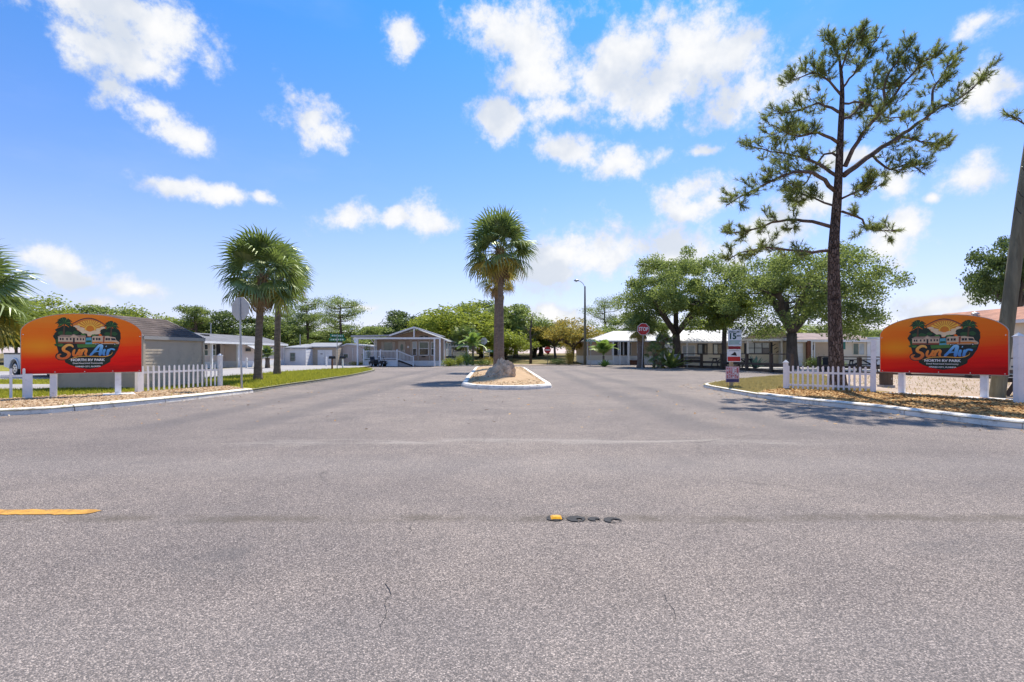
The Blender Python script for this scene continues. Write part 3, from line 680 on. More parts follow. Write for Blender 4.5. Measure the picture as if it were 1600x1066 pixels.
# ---- leaves in bulk
def leaf_quads(C, size, up=.25, asp=.55):
    n = len(C); a = NR.normal(size=(n, 3)); a /= np.linalg.norm(a, axis=1)[:, None]
    b = NR.normal(size=(n, 3)); b[:, 2] += up; b -= a*(a*b).sum(1)[:, None]; b /= np.linalg.norm(b, axis=1)[:, None]
    s = (NR.uniform(.6, 1.3, n)*size)[:, None]; u = a*s*.5; v = b*s*.5*asp
    V = np.stack([C-u, C-v*1.0+u*.1, C+u, C+v+u*.1], 1).reshape(-1, 3); return V, np.arange(4*n).reshape(-1, 4)
def broadleaf(seed, H=7.0, Wd=7.0, trunk_h=2.0, nclump=46, leaves=9000, leaf=.24, tr=.2, flat=.7, loose=.25, low=.25, fill=.95, cr=.13):
    """trunk + limbs mesh, crown mesh: leaf clumps hung on the limb ends"""
    rr = random.Random(seed); mb = MB(); rc = Wd/2; zc = trunk_h*.75+(H-trunk_h*.75)*.5; hz = (H-trunk_h*.75)*.5
    fork = Vector((rr.uniform(-.1, .1)*Wd*.3, 0, trunk_h)); mb.tube([(0,0,-.1),(0,0,.25),(fork.x*.5,.03,trunk_h*.5),fork], [tr*1.6, tr*1.1, tr*.92, tr*.85], 10)
    ends = []
    nl = 7
    for i in range(nl):
        a = 6.283*i/nl+rr.uniform(-.35, .35); el = rr.uniform(.15, 1.25); q = rr.uniform(.45, .72)
        e = Vector((math.cos(a)*math.cos(el)*rc*q, math.sin(a)*math.cos(el)*rc*q, zc-hz*.35+math.sin(el)*hz*.95*q*1.2))
        mid = fork.lerp(e, .5)+Vector((rr.uniform(-.2,.2), rr.uniform(-.2,.2), rr.uniform(.05,.45)))*Wd*.08
        mb.tube(smooth_path([fork, mid, e], .5), [tr*.6*(1-.7*k/20) for k in range(len(smooth_path([fork, mid, e], .5)))], 6)
        for j in range(4):
            b = rr.uniform(0, 6.283); s = mid.lerp(e, rr.uniform(.2, 1)); e2 = s+Vector((math.cos(b)*rr.uniform(.4,1), math.sin(b)*rr.uniform(.4,1), rr.uniform(-.1,.7)))*rc*.42
            mb.tube([s, s.lerp(e2, .5)+Vector((0,0,.1)), e2], [tr*.22, tr*.15, tr*.05], 5); ends.append(e2)
        ends.append(e)
    C = []; per = leaves//nclump
    for i in range(nclump):
        if i < len(ends): c = ends[i]
        else:
            a = rr.uniform(0, 6.283); s = rr.uniform(-1+low*2, 1); q = math.sqrt(max(0, 1-s*s)); k = rr.uniform(.62, fill)
            c = Vector((math.cos(a)*q*rc*k, math.sin(a)*q*rc*k, zc+s*hz*k))
        r = rr.uniform(.55, 1.2)*cr*Wd; p = NR.normal(size=(per, 3)); p /= np.linalg.norm(p, axis=1)[:, None]
        rd = NR.uniform(0, 1, per)**(1/2.2); rd = np.where(NR.rand(per) < loose*.3, rd*1.3, rd)
        p = p*(rd*r)[:, None]*np.array([1, 1, flat]); p[:, 2] -= .12*r*(p[:, 0]**2+p[:, 1]**2)/(r*r)
        C.append(p+np.array(c)[None])
    C = np.concatenate(C); C = C[C[:, 2] > trunk_h*.45]
    V, F = leaf_quads(C, leaf); return mb.mesh('trunk', True), np_mesh('crown', V, F)
def plant_tree(label, meshes, x, y, z0, sxy, sz, rz, leafm, name='tree', group=None, bark='bark_oak', sy=None, cat='tree'):
    t = thing(name, label, cat, (x, y, z0), rz, group); t.scale = (sxy, sy or sxy, sz)
    for nm, me, m_ in (('trunk', meshes[0], M[bark]), ('crown', meshes[1], leafm)):
        if not me.materials: me.materials.append(m_)
        o = obj(nm, me, None, t); o.material_slots[0].link = 'OBJECT'; o.material_slots[0].material = m_
    return t

# two live oaks and their neighbours at the right, built one by one
oakA = broadleaf(31, 9.6, 10.4, 2.7, 125, 52000, .165, .36, .70, .22, .06, .98, .092)
d = 44; plant_tree('big spreading live oak rising behind the stop sign', oakA, gx(1060,d), d, 0, 1.04, 1.04, .6, M['L_oak'], 'oak_tree')
oakB = broadleaf(35, 8.4, 12.6, 2.4, 130, 56000, .155, .38, .64, .25, .08, .98, .084)
d = 37.5; plant_tree('wide low oak with thick bent trunk behind the rail fence', oakB, gx(1238,d), d, 0, 1.06, 1.10, 2.2, M['L_oak'], 'oak_tree')
oakC = broadleaf(38, 7.4, 5.0, 3.4, 44, 14000, .16, .2, .6, .35, .15)
d = 41; plant_tree('slender lighter oak standing between the two larger oaks', oakC, gx(1132,d), d, 0, 1, 1, 1.1, M['L_bright'], 'oak_tree')
edge = broadleaf(44, 6.5, 5.6, 2.2, 60, 20000, .15, .2, .7, .15, .3)
d = 36; plant_tree('dense dark green tree behind the leaning utility pole', edge, gx(1588,d), d, 0, 1.05, gz(352,d)/6.5, 0, M['L_dark'], 'tree')

BV = [broadleaf(50, 7, 7, 1.6, 70, 16000, .21, .2, .7, .2, .1), broadleaf(52, 7, 7, 1.3, 72, 16000, .21, .18, .85, .25, .05),
      broadleaf(57, 7, 7, 2.2, 46, 7000, .20, .16, .6, .4, .15), broadleaf(59, 7, 7, 1.5, 60, 14000, .22, .2, .6, .25, .1)]
def bgt(px, d, top, wpx, v, mat, label, name='tree', group='background trees'):
    z0 = bank_z(d); w = wpx*d/FPX; plant_tree(label, BV[v], gx(px, d), d, z0-.02, w/7*1.42, (gz(top, d)-z0)/7*1.05, px*.37, M[mat], name, group)
bgt(62,58,468,125,1,'L_bright','olive green round tree behind the left sign top')
bgt(150,68,480,125,0,'L_oak','dark tree mass between left sign and shed roof')
bgt(222,60,484,95,1,'L_bright','yellow green tree directly above the brown shed roof')
bgt(-30,56,480,140,0,'L_oak','dark tree behind the left edge palm')
bgt(352,54,489,95,0,'L_dark','dense dark green tree behind the grey mobile home roof')
bgt(425,58,497,85,0,'L_oak','green tree seen between the two left palm trunks')
bgt(500,68,520,95,3,'L_oak','low green tree behind the small pale shed')
bgt(562,62,506,85,3,'L_oak','round green tree left of the gabled porch house')
bgt(628,72,489,95,0,'L_dark','leafy dark tree right behind the porch house ridge')
bgt(592,82,516,80,0,'L_oak','low far tree behind the porch carport roof')
bgt(676,64,505,90,1,'L_bright','light green tree behind the right roof slope of the porch house')
bgt(722,60,477,125,1,'L_bright','largest bright green tree left of the island palm')
bgt(752,76,473,85,0,'L_oak','taller green tree just left of the island palm trunk')
bgt(806,74,478,95,0,'L_oak','dark green tree just right of the island palm trunk')
bgt(845,86,507,100,0,'L_dark','dark green tree behind the bare dead trunk')
bgt(792,64,522,75,1,'L_bright','low bright tree beside the island palm base')
bgt(893,57,494,88,2,'L_yellow','yellowing thin tree left of the street lamp')
bgt(925,60,520,70,3,'L_yellow','low yellow green tree behind the street lamp')
bgt(868,70,500,60,2,'L_yellow','sparse pale tree right of the dead trunk')
bgt(985,62,492,95,0,'L_oak','green tree left of the big oak crown')
bgt(1105,66,503,110,1,'L_bright','light green tree seen under the oak branches')
bgt(1185,70,508,100,1,'L_bright','light green tree behind the white metal roof')
bgt(1320,72,515,120,0,'L_oak','low green tree behind the pine trunk')
bgt(1010,80,512,90,3,'L_dark','dark green tree low behind the porch home roof')
bgt(110,74,488,120,3,'L_oak','mid green tree between the sign top and shed roof')
bgt(275,72,500,100,3,'L_oak','low green tree right of the brown shed roof')
bgt(390,66,503,100,1,'L_oak','green tree low behind the mobile home roof')
bgt(465,76,512,110,0,'L_dark','dark low tree between the palm trunks and storage shed')
bgt(540,74,512,110,1,'L_oak','full green tree behind the storage shed roof')
bgt(655,80,503,100,3,'L_oak','green tree above the porch house right slope')
bgt(700,72,492,110,0,'L_bright','bright tree filling the gap left of the largest bright tree')
bgt(770,82,488,110,3,'L_oak','green tree showing both sides of the island palm trunk')
bgt(835,76,500,95,1,'L_oak','full green tree behind the dead trunk')
bgt(1060,72,500,130,3,'L_oak','green tree low behind the big oak trunk')
bgt(1250,74,508,130,1,'L_oak','full tree low behind the wide oak trunk')
bgt(1400,76,516,120,3,'L_oak','low tree behind the right sign left end')
def far_wood():                                     # closes the view: one mass of crowns
    VV = []; FF = []; k = 0; base = []
    for me in BV:
        v = np.empty(len(me[1].vertices)*3, np.float32); me[1].vertices.foreach_get('co', v); base.append(v.reshape(-1, 4, 3)[::2].reshape(-1, 3))
    mb = MB()
    for i, X in enumerate(range(-110, 130, 8)):
        dd = 104+R.uniform(-8, 14); top = R.uniform(511, 528); s = R.uniform(1.4, 2.0); sz_ = (gz(top, dd)-1)/7; a = R.uniform(0, 6.28); x = X+R.uniform(-3, 3); z = bank_z(dd)
        p = base[i % 4]*np.array([s, s, sz_]); q = p.copy(); q[:, 0] = p[:, 0]*math.cos(a)-p[:, 1]*math.sin(a); q[:, 1] = p[:, 0]*math.sin(a)+p[:, 1]*math.cos(a)
        VV.append(q+np.array([x, dd, z])); mb.tube([(x,dd,z-.1),(x,dd,z+3.5)], [.3,.2], 6)
    V = np.concatenate(VV); o = tag(obj('far_wood', np_mesh('far_wood', V, np.arange(len(V)).reshape(-1, 4)), M['L_oak']), 'hazy mass of trees closing the view along the horizon', 'wood', kind='stuff')
    mb.build('trunks', M['bark_oak'], o)['kind'] = 'stuff'
far_wood()

# ---- pines
def tufts_mesh(T, n=20, L=.22, w=.007):
    """needle bundles: T = list of (position, direction)"""
    k = len(T); P = np.repeat(np.array([t[0] for t in T]), n, 0); D = np.repeat(np.array([t[1] for t in T]), n, 0)
    r = NR.normal(size=P.shape)*.62; v = D+r; v /= np.linalg.norm(v, axis=1)[:, None]
    l = NR.uniform(.6, 1.15, len(P))[:, None]*L; s = np.cross(v, NR.normal(size=P.shape)); s /= np.linalg.norm(s, axis=1)[:, None]
    b = P-D*NR.uniform(0, .12, len(P))[:, None]; e = b+v*l; e[:, 2] -= l[:, 0]*.10
    V = np.stack([b-s*w, b+s*w, e], 1).reshape(-1, 3); return np_mesh('needles', V, None, np.arange(3*len(P)).reshape(-1, 3))
def grow(mb, pts, r0, r1, rr, tufts, twigs, spread, depth=1, n=6, start=.3):
    """limb along pts with side twigs ending in needle tufts"""
    P = smooth_path(pts, .22); m_ = len(P)
    for i in range(1, m_-1): P[i] = P[i]+Vector((rr.uniform(-1,1), rr.uniform(-1,1), rr.uniform(-1,1)))*.028
    mb.tube(P, [r0+(r1-r0)*i/(m_-1) for i in range(m_)], n)
    for k in range(twigs):
        u = start+(1-start)*(k+rr.random())/twigs; i = min(m_-2, int(u*(m_-1))); p = P[i]; dv = (P[i+1]-P[i]).normalized()
        a = Vector((rr.uniform(-1,1), rr.uniform(-1,1), rr.uniform(-.55,.9))); d2 = (dv*.75+a).normalized(); L = spread*rr.uniform(.5, 1.15)*(1.1-.4*u)
        q = p+d2*L; mid = p.lerp(q, .5)+Vector((rr.uniform(-.1,.1), rr.uniform(-.1,.1), rr.uniform(-.16,.02)))*L; q = q+Vector((0,0,.12*L))
        if depth > 0: grow(mb, [p, mid, q], max(.007, r1*.8), .006, rr, tufts, 8, spread*.42, depth-1, 4, .42)
        else:
            mb.tube([p, mid, q], [.008, .007, .005], 4, False)
            tufts.append((tuple(q), tuple((q-mid).normalized())))
            if rr.random() < .45: tufts.append((tuple(mid), tuple((q-mid).normalized())))
    e = (P[-1]-P[-2]).normalized(); tufts.append((tuple(P[-1]), tuple(e)))
def big_pine():
    d0 = 15.7; bx_, by_ = gx(1308, d0), d0
    t = thing('pine_tree', 'tall open crowned pine with dark furrowed trunk behind the picket fence', 'pine tree', (bx_, by_, VZ-.02))
    Z = lambda u, v: Vector((gx(1100+u/2.132, d0)-bx_, 0, gz(20+v/2.132, d0)-VZ))
    rr = random.Random(77); mb = MB()
    tp = [Vector((.0,0,-.1)), Vector((0,0,.25)), Z(437,1066), Z(432,800), Z(445,600), Z(455,400), Z(460,250), Z(450,140)]
    P = smooth_path(tp, .25); m_ = len(P); rs = []
    for i, p in enumerate(P):
        u = i/(m_-1); rs.append((.195*(1-u)**.8+.026)*(1+.5*math.exp(-max(0, p.z)*3.2))*(1+rr.uniform(-.03, .03)))
    mb.tube(P, rs, 20); mb.build('trunk', M['bark_plates'], t, True)
    B = [ # photograph traces of the limbs, thickness, depth swing, twigs, spread
     ([(415,790),(330,795),(240,783),(150,790),(70,822)], .05, -.35, 9, .85),
     ([(420,710),(330,690),(250,693),(150,722),(75,730)], .06, .5, 10, .9),
     ([(435,590),(380,540),(300,530),(200,572),(75,640)], .065, -.6, 12, .95),
     ([(440,540),(380,500),(300,472),(220,462),(150,440)], .055, .7, 11, 1.0),
     ([(445,430),(380,398),(300,408),(225,370)], .05, -.9, 10, .95),
     ([(450,330),(380,300),(310,325),(230,335)], .045, .8, 9, .9),
     ([(455,270),(420,230),(360,200),(285,225)], .04, -.5, 9, .85),
     ([(460,200),(440,130),(405,85)], .03, .3, 7, .8),
     ([(457,190),(480,120),(530,50)], .03, -.4, 7, .8),
     ([(460,250),(520,170),(590,60)], .035, .6, 8, .85),
     ([(465,540),(560,470),(650,410),(770,325),(890,255),(955,165)], .085, .25, 13, .85),
     ([(470,510),(530,400),(600,310),(608,220),(690,90)], .07, -.5, 13, .95),
     ([(600,310),(660,240),(720,170),(760,140)], .04, -.9, 9, .85),
     ([(650,410),(740,430),(820,440)], .04, .7, 8, .75),
     ([(770,325),(758,270),(800,200),(850,130)], .04, .5, 9, .8),
     ([(560,470),(620,520),(680,500),(735,535)], .04, -.6, 8, .8),
     ([(460,660),(510,675),(560,720),(640,725)], .04, .5, 8, .7),
     ([(452,620),(520,590),(570,560)], .035, -.9, 7, .75),
     ([(450,480),(400,470),(340,560),(290,600)], .04, 1.1, 9, .85),
     ([(462,300),(540,300),(620,350),(690,330)], .035, 1.0, 9, .8),
     ([(430,640),(370,620),(320,600),(280,640)], .035, 1.2, 8, .8),
     ([(455,360),(500,330),(560,250),(570,180)], .04, 1.2, 9, .85),
    ]
    tufts = []
    for pts, r, sw, tw, sp in B:
        base = Z(*pts[0]); L = []
        off0 = 0 if abs(pts[0][0]-450) < 40 else None
        for k, q in enumerate(pts):
            p = Z(*q); run = abs(p.x-base.x)+.4*abs(p.z-base.z); y_ = sw*run*.5; p = Vector((p.x+bx_, 0, p.z+VZ-CAM_H))*(1+y_/d0)+Vector((-bx_, y_, CAM_H-VZ)); L.append(p)
        if off0 is None:                      # forks start on their parent limb
            near = {(600,310): -.5, (650,410): .25, (770,325): .25, (560,470): .25}.get(tuple(pts[0]), 0)
            pb = Z(465,540) if near > 0 else Z(470,510); b0 = near*(abs(base.x-pb.x)+.4*abs(base.z-pb.z))*.5
            for k, p in enumerate(L):
                f = (d0+p.y+b0)/(d0+p.y); L[k] = Vector(((p.x+bx_)*f-bx_, p.y+b0, (p.z+VZ-CAM_H)*f+CAM_H-VZ))
        m2 = MB(); grow(m2, L, r, .012, rr, tufts, int(tw*1.6), sp*.86, 1, 8, .26); m2.build('branch', M['bark_pine'], t, True)
    obj('needles', tufts_mesh(tufts, 22, .17, .0065), M['L_pine'], t)
    return len(tufts)
big_pine()
def edge_pine():                              # crown just outside the right picture edge: its twigs reach in and its shade falls on the street
    x, y = 13.5, 10.2; t = thing('pine_tree', 'pine at the right picture edge with only branch tips in view', 'pine tree', (x, y, VZ-.02)); rr = random.Random(5)
    mb = MB(); mb.tube(smooth_path([(0,0,-.1),(.05,0,3),(.1,.1,6),(0,0,9.0)], .4), [.2*(1-.8*i/40) for i in range(len(smooth_path([(0,0,-.1),(.05,0,3),(.1,.1,6),(0,0,9.0)], .4)))], 12)
    mb.build('trunk', M['bark_pine'], t, True); tufts = []
    for k in range(11):
        a = k*2.4+.5; z = 4.6+4.0*k/11; L = 2.9-1.3*k/11; m2 = MB(); c, s = math.cos(a), math.sin(a)
        if c < -.2: L *= .72
        grow(m2, [(0,0,z),(c*L*.5,s*L*.5,z+.1),(c*L,s*L,z+.5)], .045, .012, rr, tufts, 8, .8, 1, 6, .3); m2.build('branch', M['bark_pine'], t, True)
    m2 = MB(); grow(m2, [(0,0,5.0),(-1.6,-.1,5.15),(-3.0,-.2,5.35),(-3.75,-.2,5.75)], .05, .012, rr, tufts, 6, .5, 1, 6, .62); m2.build('branch', M['bark_pine'], t, True)
    obj('needles', tufts_mesh(tufts, 18, .16, .006), M['L_pine'], t)
edge_pine()
def far_pine(seed, px, d, top, wpx, label):
    rr = random.Random(seed); z0 = bank_z(d); H = gz(top, d)-z0; W_ = wpx*d/FPX
    t = thing('pine_tree', label, 'pine tree', (gx(px, d), d, z0-.02), 0, 'pines beyond the left homes'); mb = MB()
    mb.tube([(0,0,-.1),(.1,0,H*.4),(-.05,0,H*.75),(0,0,H*.97)], [.2,.16,.11,.03], 8); C = []
    for k in range(15):
        u = k/15; z = H*(.5+.46*u)+rr.uniform(-.4,.4); a = k*2.4+rr.uniform(-.5,.5); L = W_*.5*(1.0-.5*u**2)*rr.uniform(.35, 1.1); e = Vector((math.cos(a)*L, math.sin(a)*L, z+L*.25))
        mb.tube([(0,0,z),(e.x*.55,e.y*.55,z+.05*L),e], [.06,.045,.02], 5)
        for j in range(8):
            c = Vector((e.x, e.y, e.z))*1.0; s = rr.uniform(.35, 1.05); c = Vector((e.x*s, e.y*s, z+L*.25*s+rr.uniform(0, .35)))
            q = NR.normal(size=(60, 3))*np.array([.36,.36,.17])*(W_/5); C.append(q+np.array(c))
    mb.build('trunk', M['bark_pine'], t, True); V, F = leaf_quads(np.concatenate(C), .17, .25, .45); obj('crown', np_mesh('crown', V, F), M['L_oak'], t)
far_pine(1, 306, 50, 476, 66, 'small lone pine on the skyline right of the shed roof')
far_pine(2, 480, 60, 470, 72, 'left pine of the pair behind the small taupe shed')
far_pine(3, 532, 58, 466, 88, 'fuller pine directly above the taupe shed')
far_pine(4, 945, 76, 467, 84, 'airy pine on the skyline right of the street lamp')
far_pine(5, 450, 70, 486, 60, 'pine partly hidden behind the right palm of the pair')

def dead_tree():
    d = 56; t = thing('dead_tree', 'bare dead trunk standing in the field', 'tree', (gx(829,d), d, bank_z(d)-.02)); mb = MB()
    mb.tube([(0,0,-.1),(.05,0,1.8),(-.05,0,3.4),(.25,0,5.6)], [.17,.13,.10,.03], 8)
    for z, dx, dz in ((3.2,-.9,.9),(3.8,.5,.8),(2.6,-.8,.2),(2.9,.7,.4),(4.5,-.35,.6)): mb.tube([(0,0,z),(dx*.5,.1,z+dz*.7),(dx,.1,z+dz)], [.05,.035,.012], 5)
    mb.build('trunk', M['bark_oak'], t, True)
dead_tree()

# ---- shrubs and garden plants
def shrub_mesh(seed, w=1.2, h=.8, n=1500, leaf=.09):
    rr = random.Random(seed); C = []
    for k in range(9):
        a = rr.uniform(0, 6.28); q = rr.uniform(0, .6)*w/2; p = NR.normal(size=(n//9, 3))*np.array([.19*w,.19*w,.2*h]); C.append(p+np.array([math.cos(a)*q, math.sin(a)*q, h*rr.uniform(.35,.75)]))
    C = np.concatenate(C); C[:, 2] = np.abs(C[:, 2]); V, F = leaf_quads(C, leaf)
    mb = MB()
    for k in range(5):
        a = k*1.3; mb.tube([(0,0,-.03),(math.cos(a)*w*.15, math.sin(a)*w*.15, h*.35),(math.cos(a)*w*.3, math.sin(a)*w*.3, h*.6)], [.025,.018,.008], 5)
    return mb.mesh('stem', True), np_mesh('foliage', V, F)
SH = [shrub_mesh(1), shrub_mesh(2, 1.0, 1.0), shrub_mesh(3, 1.6, .7)]
def shrub(label, px, d, w, h, v, mat, z0=0.0, name='shrub'):
    me = SH[v]; t = thing(name, label, 'shrub', (gx(px, d), d, z0-.01), px*.7, 'garden shrubs'); t.scale = (w/1.2, w/1.2, h/.85)
    for nm, m_, mt in (('stem', me[0], M['bark_oak']), ('foliage', me[1], M[mat])):
        if not m_.materials: m_.materials.append(mt)
        o = obj(nm, m_, None, t); o.material_slots[0].link = 'OBJECT'; o.material_slots[0].material = mt
shrub('clipped round shrub at the porch house corner', 702, 46.8, 1.5, .75, 0, 'L_bright', .02)
shrub('small shrub beside the cream shed', 717, 47.5, .9, .8, 1, 'L_bright', .02)
shrub('lime green shrub beside the feather palm', 729, 49, 1.6, 1.1, 1, 'L_bromeliad')
shrub('yellow green bush left of the boulder top', 762, 50, 1.1, .9, 0, 'L_yellow')
shrub('dark low bush in the field border right of the lamp trees', 872, 51.5, 1.5, .75, 2, 'L_dark', .03)
shrub('reddish bush right of the dark low bush', 889, 51.8, .9, 1.6, 1, 'L_yellow', .03)
shrub('green bush behind the carport post', 573, 47.5, 1.0, 1.6, 1, 'L_oak', .02)
shrub('brownish low plants left of the carport post', 560, 46.9, 1.3, .5, 2, 'L_yellow', .02)
shrub('dark bush against the cream home wall', 1272, 41, 1.3, .9, 0, 'L_dark', .03)
shrub('small bush under the far right cream wall', 1300, 42, 1.2, .7, 2, 'L_oak', .03)
shrub('grey green plants around the signpost beyond the island', 752, 49.5, 1.4, .7, 2, 'L_oak')
d = 47.0; feather_palm('young feather palm with arching green fronds left of the stop sign', gx(943,d), d, 0, .95, 1.9, 16, 3, M['L_bromeliad'], .1, 15)
d = 46.5
def rosette(label, x, y, z0, n, L, mat, name, seed, w=.09):
    rr = random.Random(seed); t = thing(name, label, 'plant', (x, y, z0)); 
    for k in range(n):
        a = k*2.39996; el = rad(80-60*(k/n)); mb = MB(); l = L*rr.uniform(.8, 1.1); ps = []
        for u in (0, .35, .7, 1): ps.append(Vector((math.cos(a)*math.cos(el)*l*u, math.sin(a)*math.cos(el)*l*u, .02+l*u*math.sin(el)-.18*l*u*u)))
        sd = Vector((-math.sin(a), math.cos(a), 0)); vs = []
        for p, ww in zip(ps, (w*.6, w, w*.7, .004)): vs += [p-sd*ww, p+Vector((0,0,-ww*.5)), p+sd*ww]
        mb.add(vs, [(3*i+j, 3*i+j+1, 3*i+j+4, 3*i+j+3) for i in range(3) for j in range(2)]); mb.build('leaf', mat, t, True)
    return t
rosette('lime green bromeliad at the foot of the young feather palm', gx(945,45.5), 45.5, 0, 26, .85, M['L_bromeliad'], 'bromeliad', 4, .11)
d = 50; feather_palm('feather palm with drooping light fronds beyond the island', gx(739,d), d, 0, 1.9, 1.9, 14, 9, M['L_bromeliad'], .11, -20)
d = 54; low_fan_palm('brown skirted palm behind the feather palm', gx(728,d), d, bank_z(d), 2.6, 3.4, 30, 31)
d = 41.0
low_fan_palm('small fan palm right beside the stop sign post', gx(1022,d), d, 0, 1.15, 1.9, 15, 41)
low_fan_palm('taller fan palm in the clump between stop sign and oak', gx(1035,42), 42, 0, 2.1, 2.1, 16, 43)
low_fan_palm('low fan palm at the front of the clump by the oak trunk', gx(1028,40.3), 40.3, 0, .45, 1.5, 10, 47)
rosette('upright green leafed plant against the oak trunk', gx(1048,41), 41, 0, 22, 2.1, M['L_oak'], 'leafy_plant', 6, .16)
rosette('blue green agave behind the rail fence', gx(1180,39), 39, .03, 22, 1.25, M['L_agave'], 'agave', 8, .1)
d = 31; feather_palm('short cycad with dark fronds between the two palm trunks', gx(418,38), 38, VZ, .75, 1.15, 16, 14, M['L_palm'], .16, -10)
d = 43; palm('thick trunk palm with patterned bark behind the stop sign', gx(1001,d), d, 0, 3.4, 2.6, .28, (0,0), 26, 51, 6, 'palm_tree', 8)
# ------------------------------------------------------------------ lettering
def text_mesh(body, size, shear=0, bold=0.0, width=None, spacing=1.0):
    """flat letters centred on the origin in x,z (facing -y)"""
    cu = bpy.data.curves.new('txt', 'FONT'); cu.body = body; cu.size = size; cu.shear = shear; cu.offset = bold; cu.align_x = 'CENTER'; cu.align_y = 'CENTER'
    cu.space_character = spacing; cu.resolution_u = 3; cu.fill_mode = 'FRONT'
    o = bpy.data.objects.new('txt', cu); COL.objects.link(o); dg = bpy.context.evaluated_depsgraph_get(); e = o.evaluated_get(dg); me = e.to_mesh()
    vs = [tuple(v.co) for v in me.vertices]; fs = [tuple(p.vertices) for p in me.polygons]; e.to_mesh_clear(); bpy.data.objects.remove(o); bpy.data.curves.remove(cu)
    if width and vs:
        xs = [v[0] for v in vs]; k = width/(max(xs)-min(xs)); vs = [(v[0]*k, v[1], v[2]) for v in vs]
    return vs, fs
def add_text(mb, body, cx, cz, y, size, width=None, bold=0.0, shear=0, bend=0.0, mat=None):
    vs, fs = text_mesh(body, size, shear, bold, width); mb.add([(cx+x, y, cz+z+bend*x*x) for x, z, _ in vs], fs, mat)

# ------------------------------------------------------------------ entrance signs
def grad_mat(name, z0, z1, stops):
    m, N, b, o = new_mat(name); x, y, z = N.sep(oc(N)); N.put(b.inputs['Base Color'], N.ramp(N.mr(z, z0, z1, 0, 1, False), stops)); b.inputs['Roughness'].default_value = .4; return m
def panel_mat(w):
    m, N, b, o = new_mat('sunset_print'); co = oc(N); x, y, z = N.sep(co); a = N.m('ADD', N.m('DIVIDE', x, w), .5); bb = N.m('DIVIDE', z, 1.5)
    st, _ = N.noise(N.vmul(co, (.5, 1, 7)), 1.6, 5, .6)
    t = N.m('ADD', bb, N.m('MULTIPLY', N.m('SUBTRACT', st, .5), .30)); t = N.m('ADD', t, N.m('MULTIPLY', N.m('SUBTRACT', .5, a), .18))
    c = N.ramp(t, [(0, (.55,.006,.006)), (.14, (.86,.010,.006)), (.34, (.95,.045,.006)), (.55, (.95,.15,.008)), (.8, (.95,.21,.014)), (1, (.93,.29,.03))])
    gx_ = N.m('MULTIPLY', N.m('SUBTRACT', a, .14), 3.0); gz_ = N.m('MULTIPLY', N.m('SUBTRACT', bb, .44), 4.6)
    g = N.mr(N.m('SQRT', N.m('ADD', N.m('MULTIPLY', gx_, gx_), N.m('MULTIPLY', gz_, gz_))), 1.15, .0)
    c = N.mix(N.m('MULTIPLY', g, .65), c, (.98,.40,.02))
    N.put(b.inputs['Base Color'], c); b.inputs['Roughness'].default_value = .55; b.inputs['Specular IOR Level'].default_value = .2; return m
PC = {'k': (.010,.014,.013), 'pur': (.035,.012,.03), 'cream': (.72,.55,.36), 'ray1': (.80,.38,.05), 'ray2': (.70,.20,.02), 'sun': (.75,.22,.01), 'sunrim': (.95,.58,.06), 'cloud': (.82,.62,.38),
      'g1': (.006,.022,.009), 'g2': (.02,.085,.018), 'g3': (.07,.20,.03), 'house': (.62,.46,.30), 'roof': (.36,.24,.17), 'rust': (.30,.075,.03), 'win': (.02,.02,.025), 'river': (.10,.38,.46), 'white': (.80,.80,.76), 'trunk': (.10,.05,.02)}
PM = {k: mk('print_'+k, v, .4, .05, 6, 0, spec=.4) for k, v in PC.items()}
M['let_sun'] = grad_mat('print_orange_letters', .38, .74, [(0,(.70,.12,.01)), (.5,(.85,.26,.02)), (1,(.90,.50,.10))])
M['let_air'] = grad_mat('print_blue_letters', .38, .76, [(0,(.05,.16,.50)), (.55,(.10,.38,.72)), (1,(.35,.65,.85))])
SLOTS = list(PM.values()); SI = {k: i for i, k in enumerate(PM)}
